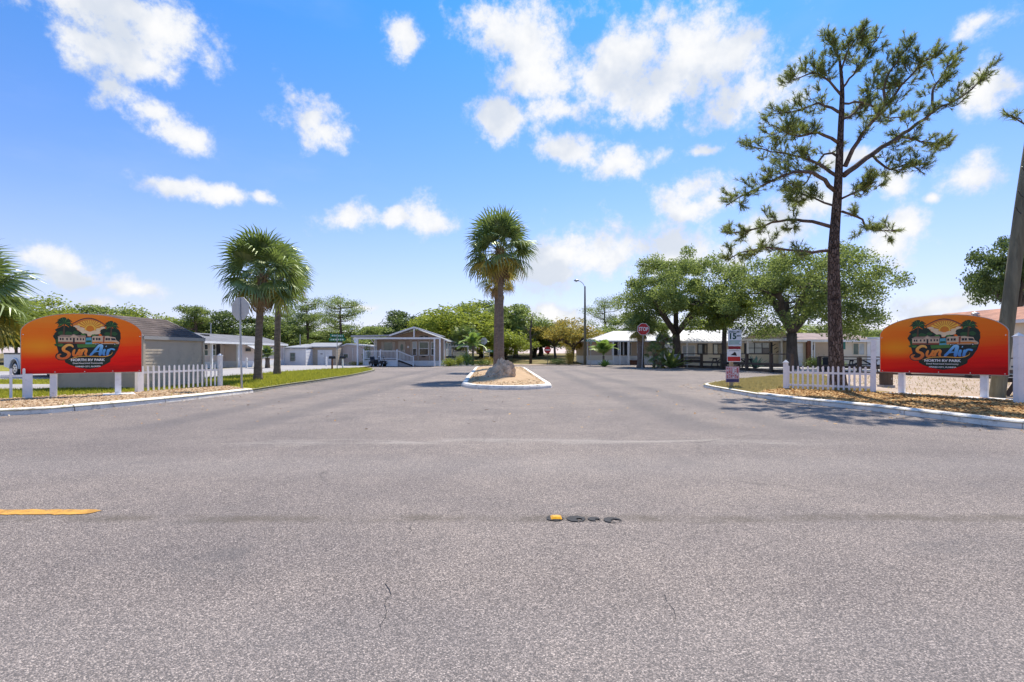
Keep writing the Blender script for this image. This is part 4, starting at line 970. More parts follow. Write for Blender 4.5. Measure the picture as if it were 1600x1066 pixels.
def sign(name, label, loc, rz, w, legs, feet, mir=False):
    H = 1.5; t = thing(name, label, 'sign', loc, rz, 'entrance signs'); zb = .62
    def outline(g=0.0):
        pts = [(-w/2-g, -g), (w/2+g, -g)]; N_ = 40
        for i in range(N_+1):
            u = 1-2*i/N_; u = math.copysign(abs(math.sin(u*math.pi/2)), u)
            pts.append((u*(w/2+g), 1.03+(.47+g)*max(0, 1-abs(u)**2.3)**(1/1.75)))
        return pts
    def face(poly, y0, y1, nm, mat, par, z=zb):
        mb = MB(); mb.prism([(x, q+z) for x, q in poly], y0, y1); return mb.build(nm, mat, par)
    pm = panel_mat(w)
    p = MB(); p.prism(outline(), -.020, .012); pan = p.build('panel', pm, t); pan.location = (0, 0, zb)
    p = MB(); p.prism(outline(.014), -.0165, .018); tr = p.build('trim', M['trimtan'], t); tr.location = (0, 0, zb)
    X = lambda zx: ((zx-105)/1345-.5)*w
    Z = lambda zy: (730-zy)/645*H
    K = [0]
    def lay():
        K[0] += 1; return -.0215-K[0]*.00005
    em = MB()
    def poly(pts, c):
        y = lay(); em.add([(X(a), y, Z(b)) for a, b in pts], [tuple(range(len(pts)))], SI[c])
    def disc(cx, cy, rx, ry, c, n=20, wob=0, a0=0, seed=1):
        rr = random.Random(seed); poly([(cx+rx*(1+rr.uniform(-wob, wob))*math.cos(a0+6.2832*k/n), cy+ry*(1+rr.uniform(-wob, wob))*math.sin(a0+6.2832*k/n)) for k in range(n)], c)
    # dark bowl of the emblem
    bowl = [(450,330),(1180,330),(1188,400),(1165,470),(1120,540),(1075,580),(1070,615),(1000,650),(920,678),(820,692),(720,678),(640,650),(562,615),(558,585),(490,590),(470,560),(490,500),(462,400)]
    poly(bowl[::-1], 'k')
    dome = [(640,200)]+[(640+370*k/16, 200-66*math.sin(math.pi*k/16)) for k in range(17)]+[(1010,200),(985,260),(920,310),(830,335),(740,310),(665,255)]
    poly([(825+(a-825)*1.05, 235+(b-235)*1.10) for a, b in dome], 'pur')
    poly(dome, 'ray2')
    for k in range(13):
        a = math.pi*(.04+.92*k/12); b0, b1 = a-.055, a+.055; q = [(840,250)]
        for b in (b0, b1):
            L = 1/math.sqrt((math.cos(b)/165)**2+(math.sin(b)/98)**2); q.append((840-L*math.cos(b), 250-L*math.sin(b)))
        poly(q, 'sunrim')
    disc(840,250,58,52,'sunrim'); disc(840,250,47,42,'sun')
    for cx, cy, rx, ry in ((690,225,38,14),(735,250,46,18),(770,285,58,22),(830,300,60,24),(900,285,56,22),(950,255,46,18),(985,230,30,12)): disc(cx, cy, rx, ry, 'cloud', 16, .08, 0, cx)
    for cx, cy, rx, ry, c in ((560,285,105,60,'g1'),(1090,290,100,60,'g1'),(640,270,60,45,'g1'),(1010,285,60,42,'g1'),(700,300,50,30,'g1'),(480,330,42,45,'g1'),(1160,330,35,50,'g1'),(770,318,40,22,'g1'),(900,325,50,20,'g1'),
                             (600,300,40,22,'g2'),(520,300,34,22,'g2'),(680,290,30,18,'g2'),(1040,300,38,22,'g2'),(1120,295,36,22,'g2'),(760,312,26,12,'g3'),(880,316,26,10,'g3'),(490,385,30,26,'g2'),(500,425,50,20,'g2')): disc(cx, cy, rx, ry, c, 18, .16, 0, cx+cy)
    for cx, cy, s in ((555,195,100),(1085,215,95)):                     # the two printed palms
        poly([(cx-6,cy),(cx+8,cy),(cx+2,cy+150),(cx-22,cy+150)], 'trunk')
        for i_, a in enumerate((-170,-140,-112,-88,-60,-32,-8,18,160,195)):
            ca, sa = math.cos(rad(a)), math.sin(rad(a)); L = s*(.8+.25*((i_*7) % 4)/3); ex, ey = cx+ca*L, cy+sa*L*.78+abs(ca)*26; mx, my = cx+ca*L*.55, cy+sa*L*.62-6; nx, ny = -sa*15, ca*15
            poly([(cx,cy),(mx+nx*1.3,my+ny*1.3),(ex,ey),(mx-nx*1.3,my-ny*1.3)], 'g1')
            poly([(cx,cy),(mx+nx*.5,my+ny*.5),(ex*.92+cx*.08,ey*.92+cy*.08),(mx-nx*.5,my-ny*.5)], 'g2' if i_ % 2 else 'g3')
    poly([(792,345),(852,340),(862,415),(785,418)], 'river'); poly([(690,418),(960,412),(975,445),(700,455)], 'g3'); poly([(795,375),(850,372),(855,395),(790,398)], 'g2')
    # printed cottage
    poly([(488,335),(785,335),(785,408),(488,408)], 'house'); poly([(478,340),(520,318),(790,320),(795,342)], 'roof'); poly([(590,345),(655,305),(740,345)], 'roof'); poly([(610,343),(656,316),(720,343)], 'house'); poly([(488,390),(785,392),(785,410),(488,408)], 'rust')
    for a in (505,530,575,615,690,725,755): poly([(a,350),(a+17,350),(a+17,374),(a,374)], 'win')
    poly([(648,348),(668,348),(668,404),(648,404)], 'win')
    # printed motor home
    poly([(860,335),(880,324),(1050,322),(1075,330),(1130,336),(1142,368),(1180,392),(1178,412),(862,412)], 'house'); poly([(862,388),(1100,384),(1170,396),(1170,404),(862,404)], 'ray2'); poly([(985,328),(1010,324),(1000,405),(985,405)], 'rust')
    for a, b in ((868,22),(905,20),(932,24),(1015,26),(1046,22)): poly([(a,345),(a+b,344),(a+b,370),(a,371)], 'win')
    poly([(1080,345),(1125,347),(1140,370),(1085,370)], 'win')
    for a in (905,930,1125): disc(a,412,15,12,'win',12); disc(a,412,7,6,'white',8)
    for a, b, c in ((520,432,'g3'),(560,440,'g2'),(1130,432,'g2'),(1085,428,'g1')): disc(a,b,34,12,c,14,.15,0,a)
    poly([(562,580),(1070,572),(1070,615),(1000,640),(640,645),(562,615)], 'g1'); poly([(590,632),(1040,628),(1000,648),(920,668),(820,680),(720,670),(640,652)], 'g1')
    e = em.build('emblem', SLOTS, t, fixn=False); e.location = (0, 0, zb)
    # brush script
    def stroke(mb, pts, wd, tap=(.35,.35)):
        P = smooth_path([(X(a), 0, Z(b)) for a, b in pts], .02); n = len(P); y0 = lay(); vs = []
        for i, p in enumerate(P):
            dv = (P[min(i+1, n-1)]-P[max(i-1, 0)]).normalized(); nr = Vector((-dv.z, 0, dv.x)); u = i/(n-1)
            q = wd*min(1, tap[0]+u*6)*min(1, tap[1]+(1-u)*6)*(1+.25*abs(dv.z)-.12); y = y0-.00004*u
            vs += [(p.x+nr.x*q, y, p.z+nr.z*q), (p.x-nr.x*q, y, p.z-nr.z*q)]
        mb.add(vs, [(2*i, 2*i+1, 2*i+3, 2*i+2) for i in range(n-1)]); K[0] += 1
    SUN = [([(650,452),(632,430),(590,428),(548,458),(552,488),(590,505),(606,530),(580,562),(530,574),(490,560),(492,535),(520,525)],17),
           ([(668,472),(652,515),(662,545),(692,530),(716,490)],13),([(724,470),(708,520),(722,544)],13),([(752,470),(734,544)],13),([(742,510),(775,472),(798,482),(786,522),(802,544)],13)]
    AIR = [([(836,545),(880,500),(940,432),(972,418)],14),([(975,418),(962,480),(950,545)],17),([(880,505),(920,495),(968,500)],9),([(1008,468),(992,520),(1006,542)],14),([(1018,436),(1028,440)],13),
           ([(1050,468),(1034,544)],14),([(1042,508),(1072,470),(1112,472),(1120,482)],12)]
    SW = [([(600,585),(700,555),(850,548),(1000,553),(1080,530),(1098,500)],7)]
    s1 = w/1345
    ob = MB()
    for st_, wd in SUN+AIR+SW: stroke(ob, st_, (wd+10)*s1, (.8,.8))
    o = ob.build('lettering_outline', PM['k'], t, fixn=False); o.location = (0, 0, zb)
    for grp, mt in ((SUN, 'let_sun'), (AIR, 'let_air')):
        lb = MB()
        for st_, wd in grp: stroke(lb, st_, wd*s1)
        o = lb.build('lettering', M[mt], t, fixn=False); o.location = (0, 0, zb)
    lb = MB(); stroke(lb, SW[0][0], 6*s1, (.2,.2)); o = lb.build('swoosh', PM['ray1'], t, fixn=False); o.location = (0, 0, zb)
    lb = MB(); y = lay()-.0004
    add_text(lb, 'NORTH RV PARK', X(815), Z(590), y, .085, 385*s1, .0035); add_text(lb, 'Deed Restricted Community', X(815), Z(625), y, .05, 340*s1, .0012); add_text(lb, 'HAINES CITY, FLORIDA', X(818), Z(663), y, .048, 285*s1, .0018, 0, .10)
    o = lb.build('lettering', PM['white'], t, fixn=False); o.location = (0, 0, zb)
    for bu, bz in [(u, .03) for u in (-.48, -.24, 0, .24, .48)]+[(-.485, .95), (.485, .95)]:
        mb = MB(); mb.cyl((bu*w, -.026, zb+bz), (bu*w, -.015, zb+bz), .012, 8); mb.build('bolt', M['chrome'], t)
    for lx, lh in legs:
        mb = MB(); mb.box(lx, .075, -.05, .135, .10, lh+.05); mb.build('leg', M['vinyl'], t)
    for fx, fw in feet:
        mb = MB(); mb.add([(fx-fw/2,-.24,0),(fx+fw/2,-.24,0),(fx+fw/2,.30,0),(fx-fw/2,.30,0),(fx-fw/2+.05,-.18,.05),(fx+fw/2-.05,-.18,.05),(fx+fw/2-.05,.25,.05),(fx-fw/2+.05,.25,.05)],
            [(3,2,1,0),(4,5,6,7),(0,1,5,4),(1,2,6,5),(2,3,7,6),(3,0,4,7)]); mb.build('foot_slab', M['white'], t)
    return t
sign('entrance_sign', 'arched orange and red entrance sign in front of the taupe shed', (-10.95,13.12,VZ-.04+.02), rad(39), 2.36, [(-.60,1.9),(.68,1.9)], [(.70,.75)])
sign('entrance_sign', 'arched orange and red entrance sign beside the leaning utility pole', (11.05,13.25,VZ-.04), rad(-59.8), 2.68, [(-.86,1.9),(.88,1.9)], [(-.80,.95),(.90,1.1)])

# ------------------------------------------------------------------ picket fences
def picket_mesh(h, w=.052, th=.016):
    mb = MB(); mb.prism([(-w/2,.03),(w/2,.03),(w/2,h-.03),(w*.36,h-.012),(0,h),(-w*.36,h-.012),(-w/2,h-.03)], -th/2, th/2); me = mb.mesh('picket'); me.materials.append(M['vinyl']); return me
def post(mb, x, y, h, s, cap=True):
    mb.box(x, y, -.08, s, s, h+.08)
    if cap:
        mb.box(x, y, h+.001, s*1.25, s*1.25, .022); z = h+.024; q = s*.55
        mb.add([(x-q,y-q,z),(x+q,y-q,z),(x+q,y+q,z),(x-q,y+q,z),(x,y,z+s*.62)], [(0,1,4),(1,2,4),(2,3,4),(3,0,4),(3,2,1,0)])
def picket_fence(label, p0, p1, n, h, posts, rails=(.55,.16)):
    """pickets from p0 to p1; posts = list of (fraction, height, size, cap)"""
    a = math.atan2(p1[1]-p0[1], p1[0]-p0[0]); L = math.hypot(p1[0]-p0[0], p1[1]-p0[1]); t = thing('picket_fence', label, 'fence', (*p0, VZ), a, 'white picket fences'); me = picket_mesh(h)
    for k in range(n):
        o = obj('picket', me, None, t); o.location = ((k+.6)/n*L, -.03, R.uniform(-.006, .006)); o.rotation_euler = (0, R.uniform(-.012, .012), 0)
    for z in rails:
        mb = MB(); mb.box(L/2, 0, z, L, .035, .06); mb.build('rail', M['vinyl'], t)
    for u, hh, s, cap in posts:
        mb = MB(); post(mb, u*L, 0, hh, s, cap); mb.build('post', M['vinyl'], t)
picket_fence('white picket fence run right of the left entrance sign ending in a capped post', (-10.52,14.42), (-9.75,17.1), 17, .74, [(0,.60,.12,False),(1,1.0,.11,True)], (.52,))
picket_fence('white picket fence run at the left picture edge', (-14.2,10.2), (-11.72,12.42), 15, .74, [(0,1.0,.11,True),(1,.60,.13,False)], (.52,))
picket_fence('white picket fence run in front of the big pine trunk', (8.42,15.75), (10.18,14.42), 17, .72, [(0,.80,.125,True),(1,1.47,.12,False)], (.48,.10))
mb = MB(); post(mb, 0, 0, 1.46, .125, True); o = mb.build('fence_post', M['vinyl']); o.location = (11.2,11.32,VZ); tag(o, 'tall white square post right of the right entrance sign', 'post')

# ------------------------------------------------------------------ rail fences of dark wood
def rail_fence(label, pts, h, mid, base=True):
    t = thing('rail_fence', label, 'fence', (*pts[0], 0), 0, 'brown wooden rail fences'); o0 = Vector((*pts[0], 0)); P = [Vector((*p, 0))-o0 for p in pts]
    for i, p in enumerate(P):
        mb = MB(); d_ = (P[min(i+1, len(P)-1)]-P[max(i-1, 0)]); mb.box(p.x, p.y, -.1, .17, .17, h+.1+R.uniform(-.02, .02), math.atan2(d_.y, d_.x)); mb.build('post', M['wood_dark'], t)
    for a, b in zip(P[:-1], P[1:]):
        for z, wd, hh in ((h+.02, .19, .06), (mid, .05, .16)):
            mb = MB(); e = (b-a).normalized()*.004; mb.bar(a+e+Vector((0,0,z+R.uniform(-.01,.01))), b-e+Vector((0,0,z+R.uniform(-.01,.01))), wd, hh); mb.build('rail', M['wood_dark'], t)
        if base:
            mb = MB(); n_ = Vector((-(b-a).y, (b-a).x, 0)).normalized()*.22; mb.bar(a+n_+Vector((0,0,.09)), b+n_+Vector((0,0,.09)), .2, .19); mb.build('ground_beam', M['wood_dark'], t)
rail_fence('dark wooden rail fence from the palm clump to the picket fence corner', [(14.5,43.6),(15.25,41.2),(15.7,38.3),(16.05,35.0),(16.1,31.8),(15.95,29.2)], 1.13, .50)
rail_fence('brown wooden rail fence behind the pine and the right sign', [(18.6,31.0),(19.2,28.3),(19.8,25.6),(20.4,22.9),(21.0,20.2),(21.6,17.5)], .97, .42)

# ------------------------------------------------------------------ buildings
class Bld:
    def __init__(s, name, label, x, y, z=0, rz=0, cat='house', group=None): s.t = thing(name, label, cat, (x, y, z), rz, group)
    def part(s, name, mat, fn, parent=None, smooth=False):
        mb = MB(); fn(mb); return mb.build(name, mat, parent or s.t, smooth)
class Face:
    """wall plane from p0 to p1, outside on the right hand"""
    def __init__(s, p0, p1):
        s.p = Vector((*p0, 0)); d_ = Vector((*p1, 0))-s.p; s.L = d_.length; s.u = d_.normalized(); s.n = Vector((s.u.y, -s.u.x, 0))
    def at(s, a, z, n=0): return s.p+s.u*a+s.n*n+Vector((0,0,z))
    def box(s, mb, a0, a1, z0, z1, n0, n1, mat=None):
        vs = [s.at(a, z, n) for n in (n0, n1) for a, z in ((a0,z0),(a1,z0),(a1,z1),(a0,z1))]
        mb.add(vs, [(0,1,2,3),(7,6,5,4),(0,4,5,1),(1,5,6,2),(2,6,7,3),(3,7,4,0)], mat)
    def lap(s, mb, a0, a1, z0, z1, pitch=.15, depth=.011, top=None):
        """lap siding; top = function a-range narrowing with height for gables"""
        z = z0
        while z < z1-1e-4:
            zz = min(z+pitch, z1); b0, b1 = (a0, a1) if top is None else top(z); c0, c1 = (a0, a1) if top is None else top(zz)
            if c1-c0 < .02: c0 = c1 = (b0+b1)/2
            vs = [s.at(b0, z, depth), s.at(b1, z, depth), s.at(c1, zz, .002), s.at(c0, zz, .002), s.at(b0, z, 0), s.at(b1, z, 0)]
            mb.add(vs, [(0,1,2,3),(4,5,1,0)]); z = zz
def window(b, F, a0, a1, z0, z1, glass='glass', frame='white', fw=.07, split='h', sill=False, out=.03):
    w = b.part('window', M[frame], lambda mb: [F.box(mb, *q, .0, out+.02) for q in ((a0-fw,a0,z0-fw,z1+fw),(a1,a1+fw,z0-fw,z1+fw),(a0,a1,z0-fw,z0),(a0,a1,z1,z1+fw))])
    if split == 'h':
        zm = (z0+z1)/2; b.part('sash', M[frame], lambda mb: F.box(mb, a0, a1, zm-.025, zm+.025, .004, out+.012), w); pans = ((a0,a1,z0,zm-.025),(a0,a1,zm+.025,z1))
    elif split == 'v':
        am = (a0+a1)/2; b.part('sash', M[frame], lambda mb: F.box(mb, am-.025, am+.025, z0, z1, .004, out+.012), w); pans = ((a0,am-.025,z0,z1),(am+.025,a1,z0,z1))
    else: pans = ((a0,a1,z0,z1),)
    for i, q in enumerate(pans):
        g = glass if isinstance(glass, str) else glass[i % len(glass)]
        b.part('pane', M[g], lambda mb: F.box(mb, q[0]+.002, q[1]-.002, q[2]+.002, q[3]-.002, .003, out-.008), w)
    if sill: b.part('sill', M[frame], lambda mb: F.box(mb, a0-fw-.03, a1+fw+.03, z0-fw-.04, z0-fw-.002, .0, .09), w)
    return w
def gable_roof(b, x0, x1, y0, y1, eave, ridge, axis, ov, mat, fascia='white', th=.07, rpos=None, ribs=0, fh=.13):
    """ridge along axis; ov overhang"""
    if axis == 'y':
        xm = (x0+x1)/2 if rpos is None else rpos; X0, X1, Y0, Y1 = x0-ov, x1+ov, y0-ov, y1+ov
        def slope(xa, xb, s): 
            k = (ridge-eave)/abs(xm-(x0 if s < 0 else x1)); ze = eave-k*ov
            return [(xa, Y0, ze), (xb, Y0, ridge), (xb, Y1, ridge), (xa, Y1, ze)]
        S = [slope(X0, xm, -1), slope(X1, xm, 1)]
    else:
        ym = (y0+y1)/2 if rpos is None else rpos; X0, X1, Y0, Y1 = x0-ov, x1+ov, y0-ov, y1+ov
        def slope(ya, s):
            k = (ridge-eave)/abs(ym-(y0 if s < 0 else y1)); ze = eave-k*ov
            return [(X0, ya, ze), (X0, ym, ridge), (X1, ym, ridge), (X1, ya, ze)]
        S = [slope(Y0, -1), slope(Y1, 1)]
    def mk_(mb):
        for q in S:
            vs = [Vector(p) for p in q]+[Vector(p)+Vector((0,0,th)) for p in q]; mb.add(vs, [(0,1,2,3),(7,6,5,4),(0,4,5,1),(1,5,6,2),(2,6,7,3),(3,7,4,0)])
    rf_ = b.part('roof', M[mat], mk_)
    def fas(mb):
        for q in S:
            A, B, C, D = [Vector(p) for p in q]; out = (A-B); out.z = 0; out.normalize()
            mb.bar(A+out*.015+Vector((0,0,th-fh/2-.012)), D+out*.015+Vector((0,0,th-fh/2-.012)), .028, fh)
            for p, r, e in ((A, B, (A-D).normalized()), (D, C, (D-A).normalized())): mb.bar(p+e*.015+Vector((0,0,th-fh/2-.006)), r+e*.015+Vector((0,0,th-fh/2-.006)), .028, fh)
    b.part('fascia', M[fascia], fas, rf_)
    if ribs:
        def rb(mb):
            for q in S:
                A, B, C, D = [Vector(p)+Vector((0,0,th)) for p in q]; n = int((D-A).length/ribs)
                for i in range(1, n): mb.bar(A.lerp(D, i/n), B.lerp(C, i/n), .035, .035)
        b.part('roof_ribs', M[mat], rb, rf_)['kind'] = 'stuff'
    return rf_
def house_box(b, x0, x1, y0, y1, z0, eave, mat, pitch=.16, gable=None, ridge=None, rpos=None, skirt=None, corner='white'):
    """lap-sided walls on four sides, optional gables and skirting"""
    fs = [Face((x0,y0),(x1,y0)), Face((x1,y0),(x1,y1)), Face((x1,y1),(x0,y1)), Face((x0,y1),(x0,y0))]
    def wl(mb):
        for i, F in enumerate(fs):
            F.lap(mb, 0, F.L, z0, eave, pitch)
            if gable == 'x' and i in (1, 3) or gable == 'y' and i in (0, 2):
                m_ = F.L/2 if rpos is None else (rpos if i in (0, 1) else F.L-rpos); 
                F.lap(mb, 0, F.L, eave, ridge, pitch, .011, lambda z, m_=m_, F=F: (m_*(z-eave)/(ridge-eave), F.L-(F.L-m_)*(z-eave)/(ridge-eave)))
    b.part('wall', M[mat], wl)
    for x in (x0, x1):
        for y in (y0, y1): b.part('corner_trim', M[corner], lambda mb: mb.box(x, y, z0, .09, .09, eave-z0-.01))
    if skirt: b.part('skirting', M[skirt], lambda mb: mb.bx(x0-.03, x1+.03, y0-.03, y1+.03, 0, z0-.004))
    return fs

# taupe shed behind the left sign
b = Bld('garden_shed', 'small taupe lap sided shed with brown shingle roof behind the left sign', -11.35, 15.75, VZ, rad(-3), 'shed')
fs = house_box(b, -2.85, 0, 0, 2.8, .02, 1.62, 'shedtan', .105, 'y', 2.27, 1.425, None, 'shedtan')
gable_roof(b, -2.85, 0, 0, 2.8, 1.62, 2.27, 'y', .045, 'shingle_brown', 'trimgrey', .05, None, 0, .11)
def courses(mb):
    for s in (-1, 1):
        for k in range(1, 9):
            u = k/9; x = -1.425+s*(1.425+.045)*u; z = 2.27-(.65*1.032)*u+.052; mb.bar((x, -.043, z), (x, 2.843, z), .012, .012)
b.part('shingle_courses', M['shingle_brown'], courses)['kind'] = 'stuff'
b.part('foundation', M['kerbraw'], lambda mb: mb.bx(-2.83,-.02,.02,2.78,-.06,.018))

# long pinkish mobile home at the left
b = Bld('mobile_home', 'long pinkish mobile home with grey shingle roof behind the left palms', -20.8, 39, VZ)
fs = house_box(b, -4.2, 0, 0, 7.6, .5, 1.92, 'mobile_pink', .14, 'y', 2.5, None, 'paleblue')
b.part('porch_wall', M['mobile_pink'], lambda mb: (Face((-1.1,-9),(-1.1,0)).lap(mb, 0, 9, .5, 1.92, .14), Face((-4.2,-9),(-1.1,-9)).lap(mb, 0, 3.1, .5, 1.92, .14)))
b.part('porch_skirting', M['paleblue'], lambda mb: mb.bx(-4.2,-1.12,-9,-.01,0,.495))
gable_roof(b, -4.2, 0, -9, 7.6, 1.95, 2.52, 'y', .28, 'shingle_grey', 'white', .06, None, 0, .15)
b.part('porch_beam', M['white'], lambda mb: mb.bx(-.1,.04,-9,-.08,1.78,1.92))
for yy in (-3.5, -.12): b.part('porch_post', M['white'], lambda mb: mb.box(-.03, yy, 0, .13, .13, 1.78))
F = Face((-1.1,-9),(-1.1,0))
window(b, F, 5.9, 6.8, .95, 1.72, ('glassgreen','glass'), 'white', .05); window(b, F, 7.05, 7.75, .95, 1.72, ('glassgreen','glass'), 'white', .05)
b.part('shutter', M['shutter'], lambda mb: F.box(mb, 7.9, 8.35, .92, 1.75, .01, .05))
F = fs[1]
window(b, F, .9, 1.7, 1.25, 1.5, 'glass', 'trimtan', .04, 'none'); window(b, F, 3.1, 3.6, 1.0, 1.5, 'glass', 'trimtan', .04, 'none')
b.part('awning', M['metalroof'], lambda mb: mb.add([(.02,.6,1.82),(.02,3.0,1.82),(.85,3.0,1.42),(.85,.6,1.42),(.02,.6,1.85),(.02,3.0,1.85),(.85,3.0,1.45),(.85,.6,1.45)], [(0,1,2,3),(7,6,5,4),(0,4,5,1),(1,5,6,2),(2,6,7,3),(3,7,4,0)]))
b.part('roof_vent', M['black'], lambda mb: mb.box(-1.4,-2.0,2.33,.4,.5,.13))
# pale block next to it
d = 46.9; b = Bld('utility_building', 'small pale flat roofed building left of the taupe shed', gx(443.5,d), d, .05)
w_ = gx(477.5,d)-gx(443.5,d); fs = house_box(b, 0, w_, 0, 5, .02, 1.55, 'paleblue', .3); b.part('roof', M['metalroof'], lambda mb: mb.add([(-.1,-.15,1.56),(w_+.05,-.15,1.56),(w_+.05,5.1,1.95),(-.1,5.1,1.95),(-.1,-.15,1.68),(w_+.05,-.15,1.68),(w_+.05,5.1,2.07),(-.1,5.1,2.07)], [(3,2,1,0),(4,5,6,7),(0,1,5,4),(1,2,6,5),(2,3,7,6),(3,0,4,7)]))
window(b, fs[0], .62, 1.02, .45, 1.15, 'glassgreen', 'trimgrey', .04, 'h')
# taupe shed with white double doors
d = 48.6; b = Bld('storage_shed', 'taupe storage shed with white double doors and pale roof', gx(477.8,d), d, .0, 0, 'shed')
w_ = gx(525,d)-gx(477.8,d); fs = house_box(b, 0, w_, 0, 3.2, .02, 1.72, 'shedtan', .16, None, None, None, None, 'shedtan')
b.part('roof', M['metalroof'], lambda mb: mb.add([(-.2,-.3,1.73),(w_+.15,-.3,1.73),(w_+.05,1.6,2.12),(.15,1.6,2.12),(-.2,-.3,1.83),(w_+.15,-.3,1.83),(w_+.05,1.6,2.22),(.15,1.6,2.22)], [(3,2,1,0),(4,5,6,7),(0,1,5,4),(1,2,6,5),(2,3,7,6),(3,0,4,7)]))
for k in range(2):
    a0 = 1.14+.70*k; dr = b.part('door', M['white'], lambda mb: fs[0].box(mb, a0, a0+.68, .04, 1.5, .02, .06)); b.part('handle', M['chrome'], lambda mb: fs[0].box(mb, a0+(.60 if k == 0 else .04), a0+(.64 if k == 0 else .08), .7, .85, .06, .09), dr)
b.part('door_plate', M['trimgrey'], lambda mb: fs[0].box(mb, 1.42, 1.62, 1.08, 1.2, .061, .07)); b.part('wall_lamp', M['black'], lambda mb: fs[0].box(mb, .2, .36, 1.42, 1.54, .02, .14))
# pinkish home with white roof
d = 50.5; b = Bld('mobile_home', 'pinkish gabled home with white roof left of the carport', gx(527,d), d, .0)
w_ = 4.6; fs = house_box(b, 0, w_, 0, 8, .3, 1.75, 'mobile_pink', .16, 'y', 2.12, 1.0, 'paleblue')
gable_roof(b, 0, w_, 0, 8, 1.75, 2.12, 'y', .12, 'metalroof', 'white', .06, 1.0)
window(b, fs[0], .62, 1.06, .75, 1.1, 'glassgreen', 'white', .04, 'none'); b.part('downpipe', M['white'], lambda mb: fs[0].box(mb, 1.52, 1.58, .05, 1.7, .02, .08))
b.part('satellite_dish', M['white'], lambda mb: (mb.cyl((1.75,.5,2.0),(1.75,.5,2.35),.02,6), mb.tube([(1.75,.42,2.40),(1.75,.36,2.42)], [.05,.24], 12)))

# gabled porch house in the middle
b = Bld('porch_house', 'brown house with white gabled porch roof, carport and deck', -12.7, 48, .02)
Wd = 6.34; fs = house_box(b, 0, Wd, 0, 8, .48, 2.42, 'brownhouse', .13, 'y', 3.3, 3.9, 'white')
gable_roof(b, 0, Wd, .3, 8, 2.45, 3.32, 'y', .2, 'metalroof', 'white', .06, 3.9)
def porch_roof(mb):
    X0, X1, xm = 1.65, Wd+.05, 3.9; y0, y1 = -2.0, .28
    for xa, xb, za, zb_ in ((X0, xm, 2.75, 3.50), (X1+.02, xm, 2.68, 3.50)):
        q = [(xa,y0,za),(xb,y0,zb_),(xb,y1,zb_),(xa,y1,za)]; vs = [Vector(p) for p in q]+[Vector(p)+Vector((0,0,.07)) for p in q]; mb.add(vs, [(0,1,2,3),(7,6,5,4),(0,4,5,1),(1,5,6,2),(2,6,7,3),(3,7,4,0)])
pr = b.part('porch_roof', M['metalroof'], porch_roof)
b.part('porch_fascia', M['white'], lambda mb: (mb.bar((1.65,-2.02,2.76),(3.9,-2.02,3.51),.04,.14), mb.bar((Wd+.07,-2.02,2.69),(3.9,-2.02,3.51),.04,.14), mb.bar((3.9,-2.0,2.62),(3.9,-2.0,3.4),.10,.10)), pr)
b.part('carport_roof', M['metalroof'], lambda mb: mb.add([(-1.75,-2.1,2.62),(1.64,-2.1,2.72),(1.64,1.2,2.80),(-1.75,1.2,2.72),(-1.75,-2.1,2.78),(1.64,-2.1,2.84),(1.64,1.2,2.88),(-1.75,1.2,2.84)], [(3,2,1,0),(4,5,6,7),(0,1,5,4),(1,2,6,5),(2,3,7,6),(3,0,4,7)]))
b.part('porch_beam', M['white'], lambda mb: mb.bx(-1.55, Wd-.05, -1.98, -1.84, 2.44, 2.60))
for px_, py_, lab in ((-1.2,-1.9,0),(-.1,-.2,0),(5.72,-1.9,0),(6.2,-1.9,0)):
    po = b.part('post', M['white'], lambda mb: mb.box(px_, py_, 0, .13, .13, 2.44))
    if px_ < 0: b.part('brace', M['white'], lambda mb: mb.bar((px_,py_,2.0),(px_-.4,py_,2.5),.07,.07), po)
F = fs[0]
window(b, F, .72, 1.5, 1.36, 2.2, ('glassgreen','glassgreen'), 'trimtan', .07, 'none'); 
for a in (.46, 1.58): b.part('shutter', M['trimtan'], lambda mb: F.box(mb, a, a+.17, 1.3, 2.26, .02, .05))
dr = b.part('door', M['trimtan'], lambda mb: F.box(mb, 2.05, 2.72, .64, 2.3, .02, .07))
def oval(mb):
    P = [(2.385+.13*math.cos(6.283*k/16), 1.72+.32*math.sin(6.283*k/16)) for k in range(16)]; vs = [F.at(a, z, .085) for a, z in P]+[F.at(a, z, .06) for a, z in P]; mb.add(vs, [tuple(range(16))]+[(k, (k+1) % 16, (k+1) % 16+16, k+16) for k in range(16)])
b.part('oval_glass', M['glassgreen'], oval, dr); b.part('handle', M['chrome'], lambda mb: F.box(mb, 2.63, 2.67, 1.35, 1.5, .07, .11), dr)
b.part('house_number_plate', M['white'], lambda mb: F.box(mb, 2.88, 3.06, 1.66, 1.86, .02, .04))
b.part('bay_trim', M['trimtan'], lambda mb: [F.box(mb, a, a+.1, .5, 2.4, .02, .06) for a in (3.2, 3.86, 4.92, 5.62)])
window(b, F, 3.42, 3.72, 1.0, 2.22, ('glass','glasslight'), 'white', .05, 'h'); window(b, F, 4.04, 4.84, 1.02, 2.2, ('glass','glassgreen'), 'white', .06, 'h'); window(b, F, 5.14, 5.46, 1.02, 2.2, ('glass','glassgreen'), 'white', .05, 'h')
b.part('gable_window', M['glass'], lambda mb: F.box(mb, 4.05, 4.85, 2.62, 2.80, .02, .05)); b.part('gable_window_frame', M['trimtan'], lambda mb: (F.box(mb, 3.98, 4.92, 2.56, 2.61, .02, .06), F.box(mb, 4.42, 4.48, 2.611, 2.84, .051, .07), mb.bar(F.at(3.98,2.80,.04), F.at(4.45,2.92,.04), .04, .05), mb.bar(F.at(4.92,2.80,.04), F.at(4.45,2.92,.04), .04, .05)))
